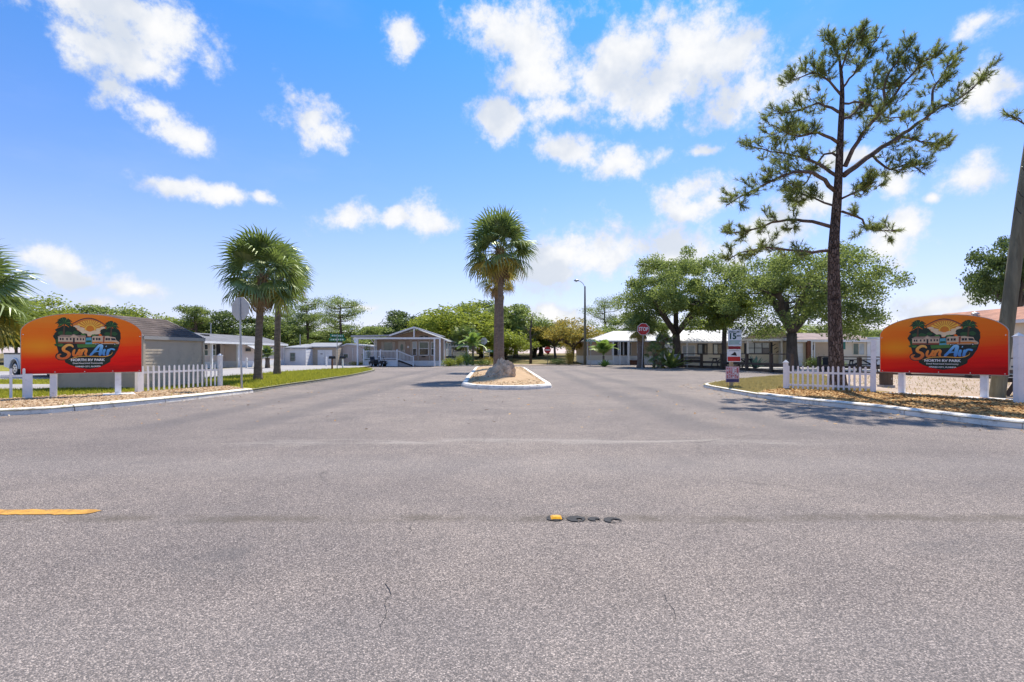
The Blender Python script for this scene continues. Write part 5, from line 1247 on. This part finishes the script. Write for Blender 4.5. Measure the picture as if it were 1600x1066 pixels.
for k in range(3): window(b, fs[1], 1.0+2.2*k, 2.5+2.2*k, .95, 2.15, ('glasslight','glasslight'), 'white', .08, 'h')
b.part('window_box', M['black'], lambda mb: F.box(mb, 4.25, 4.6, .82, .90, .03, .15))
# deck, stairs, railing
dk = b.part('deck', M['white'], lambda mb: (mb.bx(-.72,2.35,-1.75,-.04,.0,.52), mb.bx(-.78,2.4,-1.81,-.035,.521,.58)))
def rail_(mb):
    for p0, p1 in (((-.70,-1.74,0),(2.3,-1.74,0)), ((-.70,-1.74,0),(-.70,-.1,0))):
        a, c = Vector(p0), Vector(p1); L = (c-a).length; n = int(L/.12)
        for z in (.70, 1.38): mb.bar(a+Vector((0,0,z)), c+Vector((0,0,z)), .05, .06)
        for k in range(1, n): q = a.lerp(c, k/n); mb.box(q.x, q.y, .73, .03, .03, .62)
b.part('balusters', M['white'], rail_, dk)['kind'] = 'stuff'
for x in (-.70, .82, 2.32): b.part('newel_post', M['white'], lambda mb: post(mb, x, -1.74, 1.46, .11), dk).location = (0,0,0)
def stair(mb):
    for k in range(4): mb.bx(2.42+.34*k, 2.75+.34*k, -1.7, -.6, 0, .50-.125*k)
st = b.part('stairs', M['concrete'], stair)
def strail(mb):
    a, c = Vector((2.4,-1.74,1.38)), Vector((3.75,-1.74,.85)); mb.bar(a, c, .05, .06); mb.bar(a-Vector((0,0,.72)), c-Vector((0,0,.72)), .05, .06)
    for k in range(1, 11): q = a.lerp(c, k/11); mb.box(q.x, q.y, q.z-.70, .03, .03, .68)
    mb.box(3.78,-1.74,0,.10,.10,.92)
b.part('stair_rail', M['white'], strail, st)
b.part('stringer', M['black'], lambda mb: mb.bar((2.42,-1.72,.50),(3.8,-1.72,.02),.03,.14), st)
b = Bld('air_conditioner', 'brown box air conditioner beside the porch house', gx(705,48.2), 48.2, .02, 0, 'air conditioner'); b.part('case', M['trimgrey'], lambda mb: mb.box(0,0,0,.8,.7,.72)); b.part('grille', M['redbrown'], lambda mb: [mb.box(0,-.36,.1+.07*k,.74,.02,.04) for k in range(8)]); b.part('lid', M['shutter'], lambda mb: mb.box(0,0,.722,.86,.76,.22))
d = 53; b = Bld('garden_shed', 'cream shed with white pergola roof right of the porch house', gx(709,d), d, bank_z(d), 0, 'shed')
w_ = gx(722,d)-gx(709,d)+.3; house_box(b, 0, w_, 0, 2.5, .02, 1.35, 'cream', .14); b.part('pergola', M['white'], lambda mb: ([mb.bar((-.3+.28*k,-.4,2.0),(-.3+.28*k,2.5,2.0),.05,.12) for k in range(7)], mb.bar((-.4,-.3,1.88),(1.6,-.3,1.88),.08,.12), mb.box(-.25,-.3,0,.1,.1,1.82), mb.box(1.5,-.3,0,.1,.1,1.82)))
b.part('roof', M['metalroof'], lambda mb: mb.bx(-.06,w_+.06,-.08,2.56,1.355,1.42))

# right side homes
d = 53; b = Bld('porch_home', 'tan home with screened porch and white roof behind the stop sign', gx(918,d), d, .03)
w_ = 10.4; X_ = lambda px: gx(px,d)-gx(918,d)
fs = house_box(b, 0, w_, 0, 9, .9, 2.5, 'tan', .16, None, None, None, 'white'); b.part('low_wall', M['cream'], lambda mb: mb.bx(-.012,X_(957),-.045,0-.031,.45,.95))
def hip(mb):
    A = [(-.3,-.9,2.42),(w_+.3,-.9,2.42),(w_+.3,9.3,2.42),(-.3,9.3,2.42)]; r0, r1 = (3.4,3.6,3.62), (w_-1,3.6,3.62)
    mb.add(A+[r0,r1], [(0,1,5,4),(1,2,5),(2,3,4,5),(3,0,4)]); mb.add([(x,y,z-.08) for x,y,z in A], [(3,2,1,0)])
    mb.add(A+[(x,y,z-.08) for x,y,z in A], [(0,4,5,1),(1,5,6,2),(2,6,7,3),(3,7,4,0)])
b.part('roof', M['metalroof'], hip); b.part('fascia', M['white'], lambda mb: mb.bx(-.32,w_+.32,-.94,-.905,2.32,2.46))
F = fs[0]
for p0, p1 in ((957,965),(967,973),(975,985)): 
    sc_ = b.part('porch_screen', M['screen'], lambda mb: F.box(mb, X_(p0), X_(p1), .98, 2.36, .03, .05)); b.part('frame', M['white'], lambda mb: (F.box(mb, X_(p0)-.07, X_(p0)-.004, .95, 2.42, .02, .07), F.box(mb, X_(p1)+.004, X_(p1)+.07, .95, 2.42, .02, .07)), sc_)
for px_, s in ((955.7,.10),(966.2,.10),(979,.2)): b.part('post', M['white'], lambda mb: mb.box(X_(px_), -.84, -.02, s, s, 2.34))
window(b, F, X_(996), X_(1004), 1.2, 2.2, 'glass', 'white', .06); b.part('steps', M['redbrown'], lambda mb: (mb.bx(X_(980),X_(994),-.8,-.034,-.02,.45), mb.bx(X_(981),X_(993),-1.15,-.801,-.02,.22)))
def gable_front(b, x0, x1, y, eave, ridge, depth, wallm, roofm, beam=True):
    b.part('gable', M[wallm], lambda mb: Face((x0,y),(x1,y)).lap(mb, 0, x1-x0, eave, ridge, .16, .011, lambda z: ((x1-x0)/2*(z-eave)/(ridge-eave), (x1-x0)-(x1-x0)/2*(z-eave)/(ridge-eave))))
    gable_roof(b, x0, x1, y, y+depth, eave, ridge, 'y', .22, roofm, 'white', .06, None, .6)
gable_front(b, X_(1030), X_(1080), -.4, 2.5, 3.35, 8, 'tan', 'metalroof'); b.part('gable_wall', M['cream'], lambda mb: Face((X_(1030),-.4),(X_(1080),-.4)).lap(mb, 0, X_(1080)-X_(1030), 0, 2.5, .16))

d = 46.5; b = Bld('cream_home', 'cream home with long white metal roof and gabled porch behind the rail fence', gx(1062,d), d, .03); X_ = lambda px: gx(px,d)-gx(1062,d); zz = lambda py: gz(py,d)-.03
w_ = X_(1150); fs = house_box(b, 0, w_, 0, 9, .03, zz(534), 'cream', .16, None, None, None, None, 'cream')
gable_roof(b, 0, w_+1.0, 0, 8, zz(533), zz(514), 'x', .35, 'metalroof', 'white', .07, None, .45, .16)
F = fs[0]
window(b, F, X_(1067), X_(1085), .95, zz(541), 'glasslight', 'white', .06, 'none'); window(b, F, X_(1091), X_(1104), zz(553), zz(538.5), ('glasslight','glass'), 'shutter', .08, 'v'); window(b, F, X_(1115), X_(1128), zz(553), zz(538.5), ('glasslight','glass'), 'shutter', .08, 'v')
b.part('porch_column', M['white'], lambda mb: mb.box(X_(1072), -.3, 0, .12, .12, zz(534)-.02))
x0, x1 = X_(1152), X_(1236); F2 = Face((x0,-.25),(x1,-.25)); b.part('front_wall', M['cream'], lambda mb: F2.lap(mb, 0, F2.L, .03, zz(530), .16))
gable_front(b, x0-.2, x1+.2, -1.0, zz(531), zz(508), 9, 'tan', 'metalroof'); b.part('beam', M['white'], lambda mb: mb.bx(x0-.35, x1+.35, -1.08, -.94, zz(533.5), zz(530)))
for px_ in (1160, 1212, 1233): b.part('post', M['white'], lambda mb: mb.box(X_(px_), -1.0, 0, .14, .14, zz(533.5)))
a0 = X_(1165)-x0; a1 = X_(1200)-x0
for k in range(3):
    q0 = a0+(a1-a0)*k/3+.03; q1 = a0+(a1-a0)*(k+1)/3-.03; window(b, F2, q0, q1, zz(552), zz(536), ('glasslight','glasslight') if k < 2 else ('glass','glasslight'), 'shutter', .03, 'h')
for a in (a0-.25, a1+.06): b.part('shutter', M['shutter'], lambda mb: F2.box(mb, a, a+.2, zz(553), zz(535), .02, .06))
b.part('door', M['white'], lambda mb: F2.box(mb, X_(1214)-x0, X_(1230)-x0, .05, zz(536), .02, .07))
b.part('decal', M['shutter'], lambda mb: [mb.bar(F2.at(X_(1204+3*k)-x0, zz(541+5*k), .05), F2.at(X_(1209+3*k)-x0, zz(538+5*k), .05), .03, .05) for k in range(3)])

d = 44.5; b = Bld('carport_home', 'low cream home with white fascia and faded brown roof behind the pine trunk', gx(1237,d), d, .03); X_ = lambda px: gx(px,d)-gx(1237,d); zz = lambda py: gz(py,d)-.03
w_ = X_(1378); fs = house_box(b, 0, w_, 0, 8, .03, zz(534), 'cream', .16); F = fs[0]
gable_roof(b, 0, w_-.8, 0, 8, zz(531), zz(519), 'x', .35, 'shingle_pink', 'white', .07, None, 0, .20)
b.part('white_wall', M['white'], lambda mb: Face((X_(1354),-.06),(X_(1378),-.06)).lap(mb, 0, X_(1378)-X_(1354), .03, zz(527), .16))
b.part('garage_door', M['white'], lambda mb: [F.box(mb, X_(1240), X_(1254), .05+.4*k, .43+.4*k, .02, .06) for k in range(5)])
b.part('post', M['redbrown'], lambda mb: mb.box(X_(1260), -.3, 0, .3, .2, zz(533))); b.part('column', M['white'], lambda mb: mb.box(X_(1264.5), -.34, 0, .12, .12, zz(532)-.05))
b.part('wall_recess', M['tan'], lambda mb: F.box(mb, X_(1274), X_(1297), .1, zz(536), .018, .03)); b.part('recess_trim', M['white'], lambda mb: F.box(mb, X_(1271), X_(1273), .05, zz(535), .02, .07)); b.part('wall_lamp', M['shutter'], lambda mb: F.box(mb, X_(1268.5), X_(1270), zz(547), zz(539), .02, .12))
b.part('shutter', M['shutter_teal'], lambda mb: F.box(mb, X_(1317), X_(1320.5), zz(546), zz(534.5), .02, .05)); window(b, F, X_(1333), X_(1350), zz(554), zz(537), ('glassgreen','glasslight'), 'cream', .05, 'v')
b.part('shutter', M['shutter_teal'], lambda mb: mb.bx(X_(1360), X_(1364), -.12, -.085, zz(554), zz(537)))

b = Bld('siding_house', 'cream lap sided house with terracotta shingle roof at the right edge', 22.9, 12, VZ)
fs = house_box(b, 0, 4.2, 0, 17.4, .1, 2.62, 'cream', .15, 'y', 3.3, None, None); gable_roof(b, 0, 4.2, 0, 17.4, 2.64, 3.32, 'y', .25, 'shingle_red', 'white', .06, None, 0, .15)
b.part('roof_vent', M['galv'], lambda mb: (mb.cyl((.9,14.3,2.85),(.9,14.3,3.08),.10,10), mb.tube([(.9,14.3,3.08),(.9,14.3,3.16),(.9,14.3,3.22)], [.17,.17,.04], 10)))
window(b, fs[3], 7.0, 8.0, 1.0, 2.1, 'glass', 'white', .08, 'h')
# ------------------------------------------------------------------ street furniture
def octagon(r, n=8): return [(r*math.cos(rad(22.5+45*k)), r*math.sin(rad(22.5+45*k))) for k in range(n)]
def stop_sign(label, x, y, z0, zc, r, rz, back):
    t = thing('stop_sign', label, 'stop sign', (x, y, z0), rz, 'stop signs'); zc -= z0
    mb = MB(); mb.box(0, .0, -.2, .05, .03, zc+r+.15); mb.build('post', M['galv'], t)
    s = -1
    mb = MB(); mb.prism([(a, b+zc) for a, b in octagon(r)], -.022, -.0185); pl = mb.build('plate', M['signback'], t)
    mb = MB(); mb.prism([(a, b+zc) for a, b in octagon(r*.997)], -.026, -.0225); mb.build('white_face', M['signwhite'], pl)
    mb = MB(); mb.prism([(a, b+zc) for a, b in octagon(r*.93)], -.030, -.0265); mb.build('red_face', M['stopred'], pl)
    mb = MB(); add_text(mb, 'STOP', 0, zc, -.0315, r*.82, r*1.5, .012); mb.build('lettering', M['signwhite'], pl)
    for q in (-.5, .5): mb = MB(); mb.cyl((0,-.034,zc+q*r),(0,.02,zc+q*r),.012,6); mb.build('bolt', M['chrome'], t)
    return t
x, y = gp(378, 608, VZ)
stop_sign('grey back of a stop sign on a leaning steel post by the left fence', x, y, VZ, gz(482, y), .375, rad(150), True).rotation_euler = (0, rad(2.0), rad(160))
d = 40.5; stop_sign('red stop sign facing the street in front of the palm clump', gx(1003,d), d, 0, gz(514.5,d), .50, 0, False).rotation_euler = (0, rad(2), rad(-4))
d = 50; stop_sign('small grey back of a sign beyond the island palm', gx(756,d), d, 0, gz(533,d), .36, rad(170), True)

def lamp():
    d = 52; t = thing('street_lamp', 'tall slim concrete street lamp with curved arm', 'street lamp', (gx(914,d), d, .03)); H = gz(448,d)
    mb = MB(); mb.tube([(0,0,-.1),(0,0,H*.5),(0,0,H)], [.15,.12,.08], 12); mb.build('pole', M['wood_pole'], t, True)
    mb = MB(); mb.tube(smooth_path([(0,0,H-.15),(-.18,0,H+.25),(-.5,0,H+.52),(-.75,0,H+.58)], .1), .03, 8); mb.build('arm', M['galv'], t, True)
    mb = MB(); mb.tube([(-.6,0,H+.58),(-.72,0,H+.60),(-1.0,0,H+.60),(-1.12,0,H+.57)], [.05,.10,.11,.04], 10); mb.build('lamp_head', M['galv'], t, True)
    mb = MB(); mb.tube([(-.88,0,H+.52),(-.88,0,H+.44)], [.09,.05], 10); mb.build('lens', M['glasslight'], t, True)
    mb = MB(); mb.box(0,0,H*.3,.3,.02,.2); mb.build('number_plate', M['signwhite'], t)
lamp()
def upole():
    x, y = 12.12, 12.8; t = thing('utility_pole', 'weathered leaning wooden utility pole behind the right entrance sign', 'utility pole', (x, y, VZ-.02)); P = [(0,0,-.2)]
    for k in range(0, 11): z = k*.95; P.append((.152*z+.003*z*math.sin(k), .02*z, z))
    mb = MB(); mb.tube(P, [.165-.0045*k for k in range(len(P))], 16); mb.build('pole', M['wood_pole'], t, True)
    mb = MB()
    for z in (4.6, 5.0, 5.6):
        c = .152*z; mb.tube([(c-.14,-.05,z),(c-.26,-.09,z+.05),(c-.34,-.12,z+.14)], .010, 5)
    mb.build('step_hooks', M['black'], t)
upole()

def plate(t, x0, x1, z0, z1, mat, nm='plate', y=-.06, th=.006):
    mb = MB(); mb.bx(x0, x1, y-th, y, z0, z1); return mb.build(nm, mat, t)
def speed_post():
    x, y = gp(1142.5, 604, VZ); d = y; t = thing('sign_post', 'wooden post with speed limit and notice signs on the right corner', 'sign', (x, y, VZ)); Z = lambda py: gz(py, d)-VZ; X = lambda px: gx(px, d)-x
    mb = MB(); mb.box(0, 0, -.2, .10, .09, Z(540)+.2); mb.build('post', M['wood_post'], t)
    a, b_ = X(1136.5), X(1157.5); p = plate(t, a, b_, Z(541), Z(515.5), M['signblue'], 'speed_sign', -.048)
    mb = MB(); c = (a+b_)/2
    add_text(mb, 'SPEED LIMIT', c, Z(518.8), -.0565, .09, .40, .002); add_text(mb, '15', c-.075, Z(526), -.0565, .27, .22, .012); add_text(mb, 'MPH', c+.13, Z(525.2), -.0565, .085, .13, .002); mb.build('lettering', M['inkgreen'], p)
    mb = MB()
    for k in range(4): mb.bx(c-.21+.01*(k % 2), c+.20-.03*(k % 3), -.0565, -.0555, Z(533.2+1.7*k), Z(532.4+1.7*k))
    mb.build('small_print', M['streetgreen'], p)
    plate(t, X(1137), X(1156), Z(545.5), Z(541.4), M['darkred'], 'red_strip', -.048)
    p = plate(t, X(1135), X(1156.5), Z(565.5), Z(546), M['signwhite'], 'notice_sign', -.048)
    mb = MB(); cx = X(1145.5); mb.add([(cx+.10,-.0565,Z(556)),(cx-.11,-.0565,Z(555)),(cx-.02,-.0565,Z(552)),(cx+.02,-.0565,Z(550)),(cx+.07,-.0565,Z(551.4))], [(0,1,2,3,4)]); mb.bx(X(1138),X(1154),-.0565,-.0555,Z(548.6),Z(548)); mb.build('symbol', M['ink'], p)
    plate(p, X(1135.8), X(1155.6), Z(564.5), Z(557.5), M['redpanel'], 'red_panel', -.055, .003)
    p = plate(t, X(1133), X(1154), Z(597.5), Z(572.8), mk('pink_notice', (.62,.42,.46), .5, .1, 8, 0), 'lower_notice', -.048)
    rr = random.Random(4); mb = MB(); m2 = MB()
    for k in range(12):
        zz_ = 575+k*1.35
        for j in range(6):
            u = 1134.6+j*3.1; q = rr.random()
            if q < .85: (mb if q < .55 else m2).bx(X(u), X(u+rr.uniform(1.4,2.7)), -.0568, -.0555, Z(zz_+.9), Z(zz_))
    mb.build('red_print', M['redpanel'], p); m2.build('white_print', M['signwhite'], p); plate(p, X(1133.8), X(1153.4), Z(597), Z(592.2), M['inkpurple'], 'dark_band', -.055, .003)
speed_post()
def street_name(label, px, d, base, ytop, ybl, w, z0, angs, pole=M['galv']):
    t = thing('street_name_sign', label, 'street sign', (gx(px,d), d, z0), 0, 'green street name signs'); H = gz(ytop, d)-z0
    mb = MB(); mb.cyl((0,0,-.2),(0,0,H),.03,8); mb.build('post', pole, t)
    for k, a in enumerate(angs):
        z = H-.25*k-.22; mb = MB(); mb.M = Matrix.Rotation(a, 4, 'Z'); mb.bx(-w/2, w/2, -.012, .012, z, z+.20); bl = mb.build('blade', M['streetgreen'], t)
        mb = MB(); mb.M = Matrix.Rotation(a, 4, 'Z'); rr = random.Random(k); u = -w*.4
        while u < w*.38: q = rr.uniform(.06, .14); mb.bx(u, min(u+q, w*.4), -.0145, -.0135, z+.06, z+.15); u += q+.05
        mb.build('white_print', M['signwhite'], bl)
street_name('green street name sign post on the grass tip by the mailboxes', 526.8, 33.5, 581, 522, 528, 1.05, VZ, (rad(55), 0))
street_name('green street name sign near the street lamp', 923, 48, 572, 530, 534, .9, 0, (0, rad(70)))
street_name('tiny green street name sign beyond the island palm', 764.5, 51.5, 572, 547, 549, .75, .0, (0,))
def dne():
    d = 55; t = thing('do_not_enter_sign', 'small red sign with white bar in the field border', 'sign', (gx(855.5,d), d, bank_z(d))); z = gz(547,d)-bank_z(d); mb = MB(); mb.cyl((0,0,-.2),(0,0,z+.3),.03,6); mb.build('post', M['wood_pole'], t)
    mb = MB(); mb.prism([(.36*math.cos(6.283*k/18), z+.36*math.sin(6.283*k/18)) for k in range(18)], -.05, -.035); mb.build('plate', M['redpanel'], t); mb = MB(); mb.bx(-.25,.25,-.056,-.0505,z-.06,z+.06); mb.build('white_bar', M['signwhite'], t)
dne()
def mailbox(label, px, d, zt, pm, rz=0):
    t = thing('mailbox', label, 'mailbox', (gx(px,d), d, VZ), rz, 'mailboxes by the side street'); z = zt-VZ
    mb = MB(); mb.box(0,0,-.1,.09,.09,z-.02+.1-.16); mb.build('post', M[pm], t); mb = MB(); P = [(-.09,z-.18),(.09,z-.18)]+[(.09*math.cos(math.pi*k/8), z-.09+.09*math.sin(math.pi*k/8)) for k in range(9)]
    mb.M = Matrix.Rotation(rad(70), 4, 'Z'); mb.prism(P, -.2, .2); bx2 = mb.build('box', M['black'], t); mb = MB(); mb.M = Matrix.Rotation(rad(70), 4, 'Z'); mb.bx(.092,.10,-.05,-.03,z-.1,z+.06); mb.build('flag', M['redpanel'], bx2)
mailbox('black mailbox on a brown post left of the street name sign', 519, 33.6, gz(556.5,33.6), 'redbrown'); mailbox('black mailbox on a white post right of the street name sign', 535.5, 36.5, gz(556.5,36.5), 'white')
def bollard(label, px, d, top, z0):
    mb = MB(); h = gz(top,d)-z0; mb.box(0,0,-.05,.11,.11,h+.05); mb.add([(-.055,-.055,h+.001),(.055,-.055,h+.001),(.055,.055,h+.001),(-.055,.055,h+.001),(0,0,h+.06)], [(0,1,4),(1,2,4),(2,3,4),(3,0,4)])
    t = thing('marker_post', label, 'post', (gx(px,d), d, z0), 0, 'white marker posts'); mb.build('shaft', M['white'], t); return t
bollard('white marker post in front of the taupe storage shed', 510, 43, 558.5, VZ); t = bollard('white post with a cross arm before the pinkish mobile home', 385.5, 37.2, 560, VZ)
mb = MB(); mb.bx(-.2,.12,-.07,-.056,.42,.52); mb.build('cross_arm', M['white'], t)
for px, d, top, lab in ((469,49.5,524,'thin white mast behind the pale building'),(550,58,517,'slim lamp mast behind the pinkish gabled home'),(329.5,40,507,'thin pale mast behind the grey mobile home roof')):
    t = thing('mast', lab, 'pole', (gx(px,d), d, bank_z(d) if d > 52 else .02)); mb = MB(); H = gz(top,d); mb.tube([(0,0,-.1),(0,0,H)], [.05,.035], 8); mb.build('pole', M['galv'], t)
    if px == 550: mb = MB(); mb.tube([(0,0,H),(0,0,H+.05),(0,0,H+.16)], [.08,.28,.2], 10); mb.build('lamp_head', M['signwhite'], t)
    else: mb = MB(); mb.tube([(0,0,H),(0,0,H+.06)], [.05,.01], 8); mb.build('cap', M['galv'], t)
def bin_sign():
    d = 42.5; t = thing('litter_bin', 'black bin with a small white notice beside the rail fence', 'bin', (gx(1056.5,d), d, 0)); mb = MB(); mb.tube([(0,0,0),(0,0,.55),(0,0,.62)], [.21,.25,.27], 12); mb.build('body', M['black'], t); mb = MB(); mb.tube([(0,0,.621),(0,0,.70),(0,0,.74)], [.28,.25,.1], 12); mb.build('lid', M['black'], t)
    mb = MB(); mb.bx(-.30,.24,-.33,-.31,gz(561.5,d),gz(554,d)); p = mb.build('notice', M['signwhite'], t); mb = MB()
    for k in range(3): mb.bx(-.24,.18-.05*(k % 2),-.335,-.331,gz(560-2*k,d),gz(559-2*k,d))
    mb.build('small_print', M['inkblue'], p); mb = MB(); mb.box(-.03,-.29,0,.04,.03,gz(554.5,d)); mb.build('stake', M['galv'], t)
bin_sign()
def picnic(label, x, y, z0, rz):
    t = thing('picnic_table', label, 'picnic table', (x, y, z0), rz, 'picnic tables'); pm = MB(); pm.box(0,0,0,1.8,.14,.04); pl = pm.mesh('plank'); pl.materials.append(M['picnic'])
    for k in range(5): obj('top_plank', pl, None, t).location = (0, -.31+.155*k, .74)
    for yy in (-.72,-.57,.57,.72): obj('bench_plank', pl, None, t).location = (0, yy, .43)
    for xx in (-.62,.62):
        for s in (-1, 1): mb = MB(); mb.bar((xx, s*.62, -.02),(xx, s*.22, .735),.04,.10); mb.build('leg', M['picnic'], t)
        mb = MB(); mb.box(xx+.05,0,.35,.04,1.6,.08); mb.build('bench_support', M['picnic'], t); mb = MB(); mb.box(xx+.05,0,.65,.04,.7,.08); mb.build('top_support', M['picnic'], t)
    mb = MB(); mb.bar((-.57,0,.40),(-.02,0,.72),.04,.08); mb.bar((.57,0,.40),(.02,0,.72),.04,.08); mb.build('brace', M['picnic'], t)
picnic('dark picnic table behind the rail fence near the speed limit post', gx(1128,42.2), 42.2, .03, rad(5)); picnic('second dark picnic table between notice post and agave', gx(1158,37), 37, .03, rad(20))
picnic('dark picnic table seen between the pine trunk and right sign', gx(1348,32), 32, .03, rad(-20)); picnic('dark picnic table cut by the right picture edge', 13.55, 12.85, VZ, rad(20))
def bench():
    d = 42.6; t = thing('park_bench', 'slatted dark bench behind the left end of the rail fence', 'bench', (gx(1080,d)+.35, d+.5, .03), rad(-6)); sm = MB(); sm.box(0,0,0,1.35,.09,.035); s = sm.mesh('slat'); s.materials.append(M['picnic'])
    for k in range(4): obj('seat_slat', s, None, t).location = (0, -.2+.11*k, .42)
    for k in range(3): o = obj('back_slat', s, None, t); o.location = (0, .24+.03*k, .56+.13*k); o.rotation_euler = (rad(80), 0, 0)
    for xx in (-.55,.55):
        mb = MB(); mb.bar((xx,-.22,-.02),(xx,-.20,.42),.05,.05); mb.bar((xx,.2,-.02),(xx,.30,.92),.05,.05); mb.bar((xx,-.22,.40),(xx,.24,.40),.05,.04); mb.build('leg', M['galv'], t)
bench()
def ubox():
    d = 16.6; t = thing('utility_cabinet', 'small dark brown utility cabinet behind the tall white post', 'cabinet', (gx(1384.5,d), d, VZ)); mb = MB(); mb.box(0,0,-.02,.34,.34,.09); mb.build('plinth', M['concrete'], t); mb = MB(); mb.box(0,0,.071,.27,.25,.40); bd = mb.build('body', M['wood_dark'], t); mb = MB(); mb.box(0,0,.472,.31,.29,.025); mb.build('lid', M['wood_dark'], t); mb = MB(); mb.box(.08,-.13,.25,.02,.02,.06); mb.build('latch', M['galv'], bd)
ubox()
def grill():
    d = 33; t = thing('litter_bin', 'black square bin behind the left side of the pine trunk', 'bin', (gx(1293,d), d, .03)); mb = MB(); mb.tube([(0,0,0),(0,0,.8)], [.28,.33], 4); mb.build('body', M['black'], t); mb = MB(); mb.tube([(0,0,.801),(0,0,.86),(0,0,.90)], [.36,.36,.2], 4); mb.build('lid', M['black'], t)
grill()

# ------------------------------------------------------------------ vehicles
def wheel(t, x, y, r, w, side):
    mb = MB(); mb.tube([(x,y-w/2,r),(x,y-w/2+.03,r),(x,y+w/2-.03,r),(x,y+w/2,r)], [r*.9,r,r,r*.9], 22); ty = mb.build('wheel', M['rubber'], t, False)
    mb = MB(); yy = y+side*(w/2+.002); mb.tube([(x,yy,r),(x,yy+side*.012,r)], [r*.62,r*.56], 16); mb.build('rim', M['chrome'], ty)
    mb = MB()
    for k in range(6): a = k*1.047; mb.cyl((x+math.cos(a)*r*.34, yy+side*.010, r+math.sin(a)*r*.34),(x+math.cos(a)*r*.34, yy+side*.016, r+math.sin(a)*r*.34), r*.11, 8)
    mb.build('rim_hole', M['black'], ty); return ty
def truck():
    a = rad(-27); c, s = math.cos(a), math.sin(a); px, py = -23.2, 24.0; x0, y0 = px-(0*c+.85*s), py-(0*s-.85*c)
    t = thing('pickup_truck', 'silver white pickup truck half hidden behind palm and left sign', 'truck', (x0, y0, VZ+.008), a)
    def arch(cx, r, n=10): return [(cx-r*math.cos(math.pi*k/n), .36+r*math.sin(math.pi*k/n)) for k in range(n+1)]
    side = [(-1.15,.45)]+arch(0,.46)+arch(3.35,.46)+[(4.25,.45),(4.3,.75),(4.2,.98),(3.0,1.08),(2.9,1.09),(.72,1.09),(-1.18,1.07)]
    mb = MB(); mb.prism(side, -.93, .93); mb.build('body', M['truckpaint'], t)
    mb = MB(); V = [(.72,1.092),(2.95,1.092),(2.25,1.78),(.95,1.80)]; n = 4; mb.add([(x,-.90,z) for x,z in V[:2]]+[(x,-.70,z) for x,z in V[2:]]+[(x,.90,z) for x,z in V[:2]]+[(x,.70,z) for x,z in V[2:]], [(0,1,2,3),(7,6,5,4),(0,4,5,1),(1,5,6,2),(2,6,7,3),(3,7,4,0)]); cb = mb.build('cab', M['truckpaint'], t)
    mb = MB(); mb.add([(.86,-.895,1.14),(2.75,-.895,1.14),(2.2,-.725,1.72),(1.0,-.725,1.74)], [(0,1,2,3)]); mb.build('side_window', M['glass'], cb)
    mb = MB(); mb.tube([(x,-.945,z) for x,z in arch(0,.49)], .04, 6); mb.build('wheel_flare', M['truckpaint'], t, True)
    for xx in (0, 3.35):
        for sd in (-1, 1): wheel(t, xx, sd*.80, .37, .24, sd)
    mb = MB(); mb.bx(-1.25,-1.185,-.85,.85,.5,.68); mb.build('rear_bumper', M['chrome'], t)
    for sd in (-1,1): mb = MB(); mb.box(-1.16, sd*.84, .78, .06, .15, .26); mb.build('tail_light', M['stopred'], t)
    mb = MB(); mb.box(1.9,-.945,.92,.16,.03,.035); mb.build('door_handle', M['chrome'], t); mb = MB(); mb.bx(-1.15,.7,-.95,-.935,1.04,1.11); mb.build('bed_rail', M['black'], t)
truck()
def cart():
    d = 45.4; t = thing('golf_cart', 'black golf cart parked in front of the porch house deck', 'golf cart', (gx(590.5,d), d, .004), rad(-18)); K = M['black']; t.scale = (.74,.74,.80)
    mb = MB(); mb.prism([(-.95,.28),(-.95,.55),(-.6,.62),(-.25,.62),(-.2,.34),(.35,.34),(.55,.62),(.72,.66),(.98,.50),(1.0,.28)], -.5, .5); mb.build('body', K, t)
    mb = MB(); mb.bx(-.75,-.25,-.48,.48,.622,.76); st_ = mb.build('seat', M['shutter'], t); mb = MB(); mb.bar((-.72,0,.77),(-.84,0,1.1),.9,.08); mb.build('backrest', M['shutter'], t)
    for xx in (-.62,.62):
        for sd in (-1,1): wheel(t, xx, sd*.47, .22, .18, sd)
    mb = MB(); mb.tube([(.48,-.2,.62),(.28,-.2,.92)], .02, 6); mb.tube([(.27+.05*math.cos(k*.524),-.2+.16*math.sin(k*.524),.93+.12*math.cos(k*.524)) for k in range(13)], .012, 5, False); mb.build('steering_wheel', K, t)
    mb = MB(); mb.bar((.6,-.46,.64),(.38,-.46,1.32),.03,.03); mb.bar((.6,.46,.64),(.38,.46,1.32),.03,.03); mb.bar((-.85,-.46,.55),(-.85,.46,1.0),.03,.03); mb.build('frame', K, t)
    for sd in (-1,1): mb = MB(); mb.box(.47, sd*.55, 1.06, .03, .13, .12); mb.build('mirror', M['signwhite'], t)
    for sd in (-1,1): mb = MB(); mb.box(.99, sd*.34, .40, .03, .14, .09); mb.build('headlight', M['signwhite'], t)
cart()
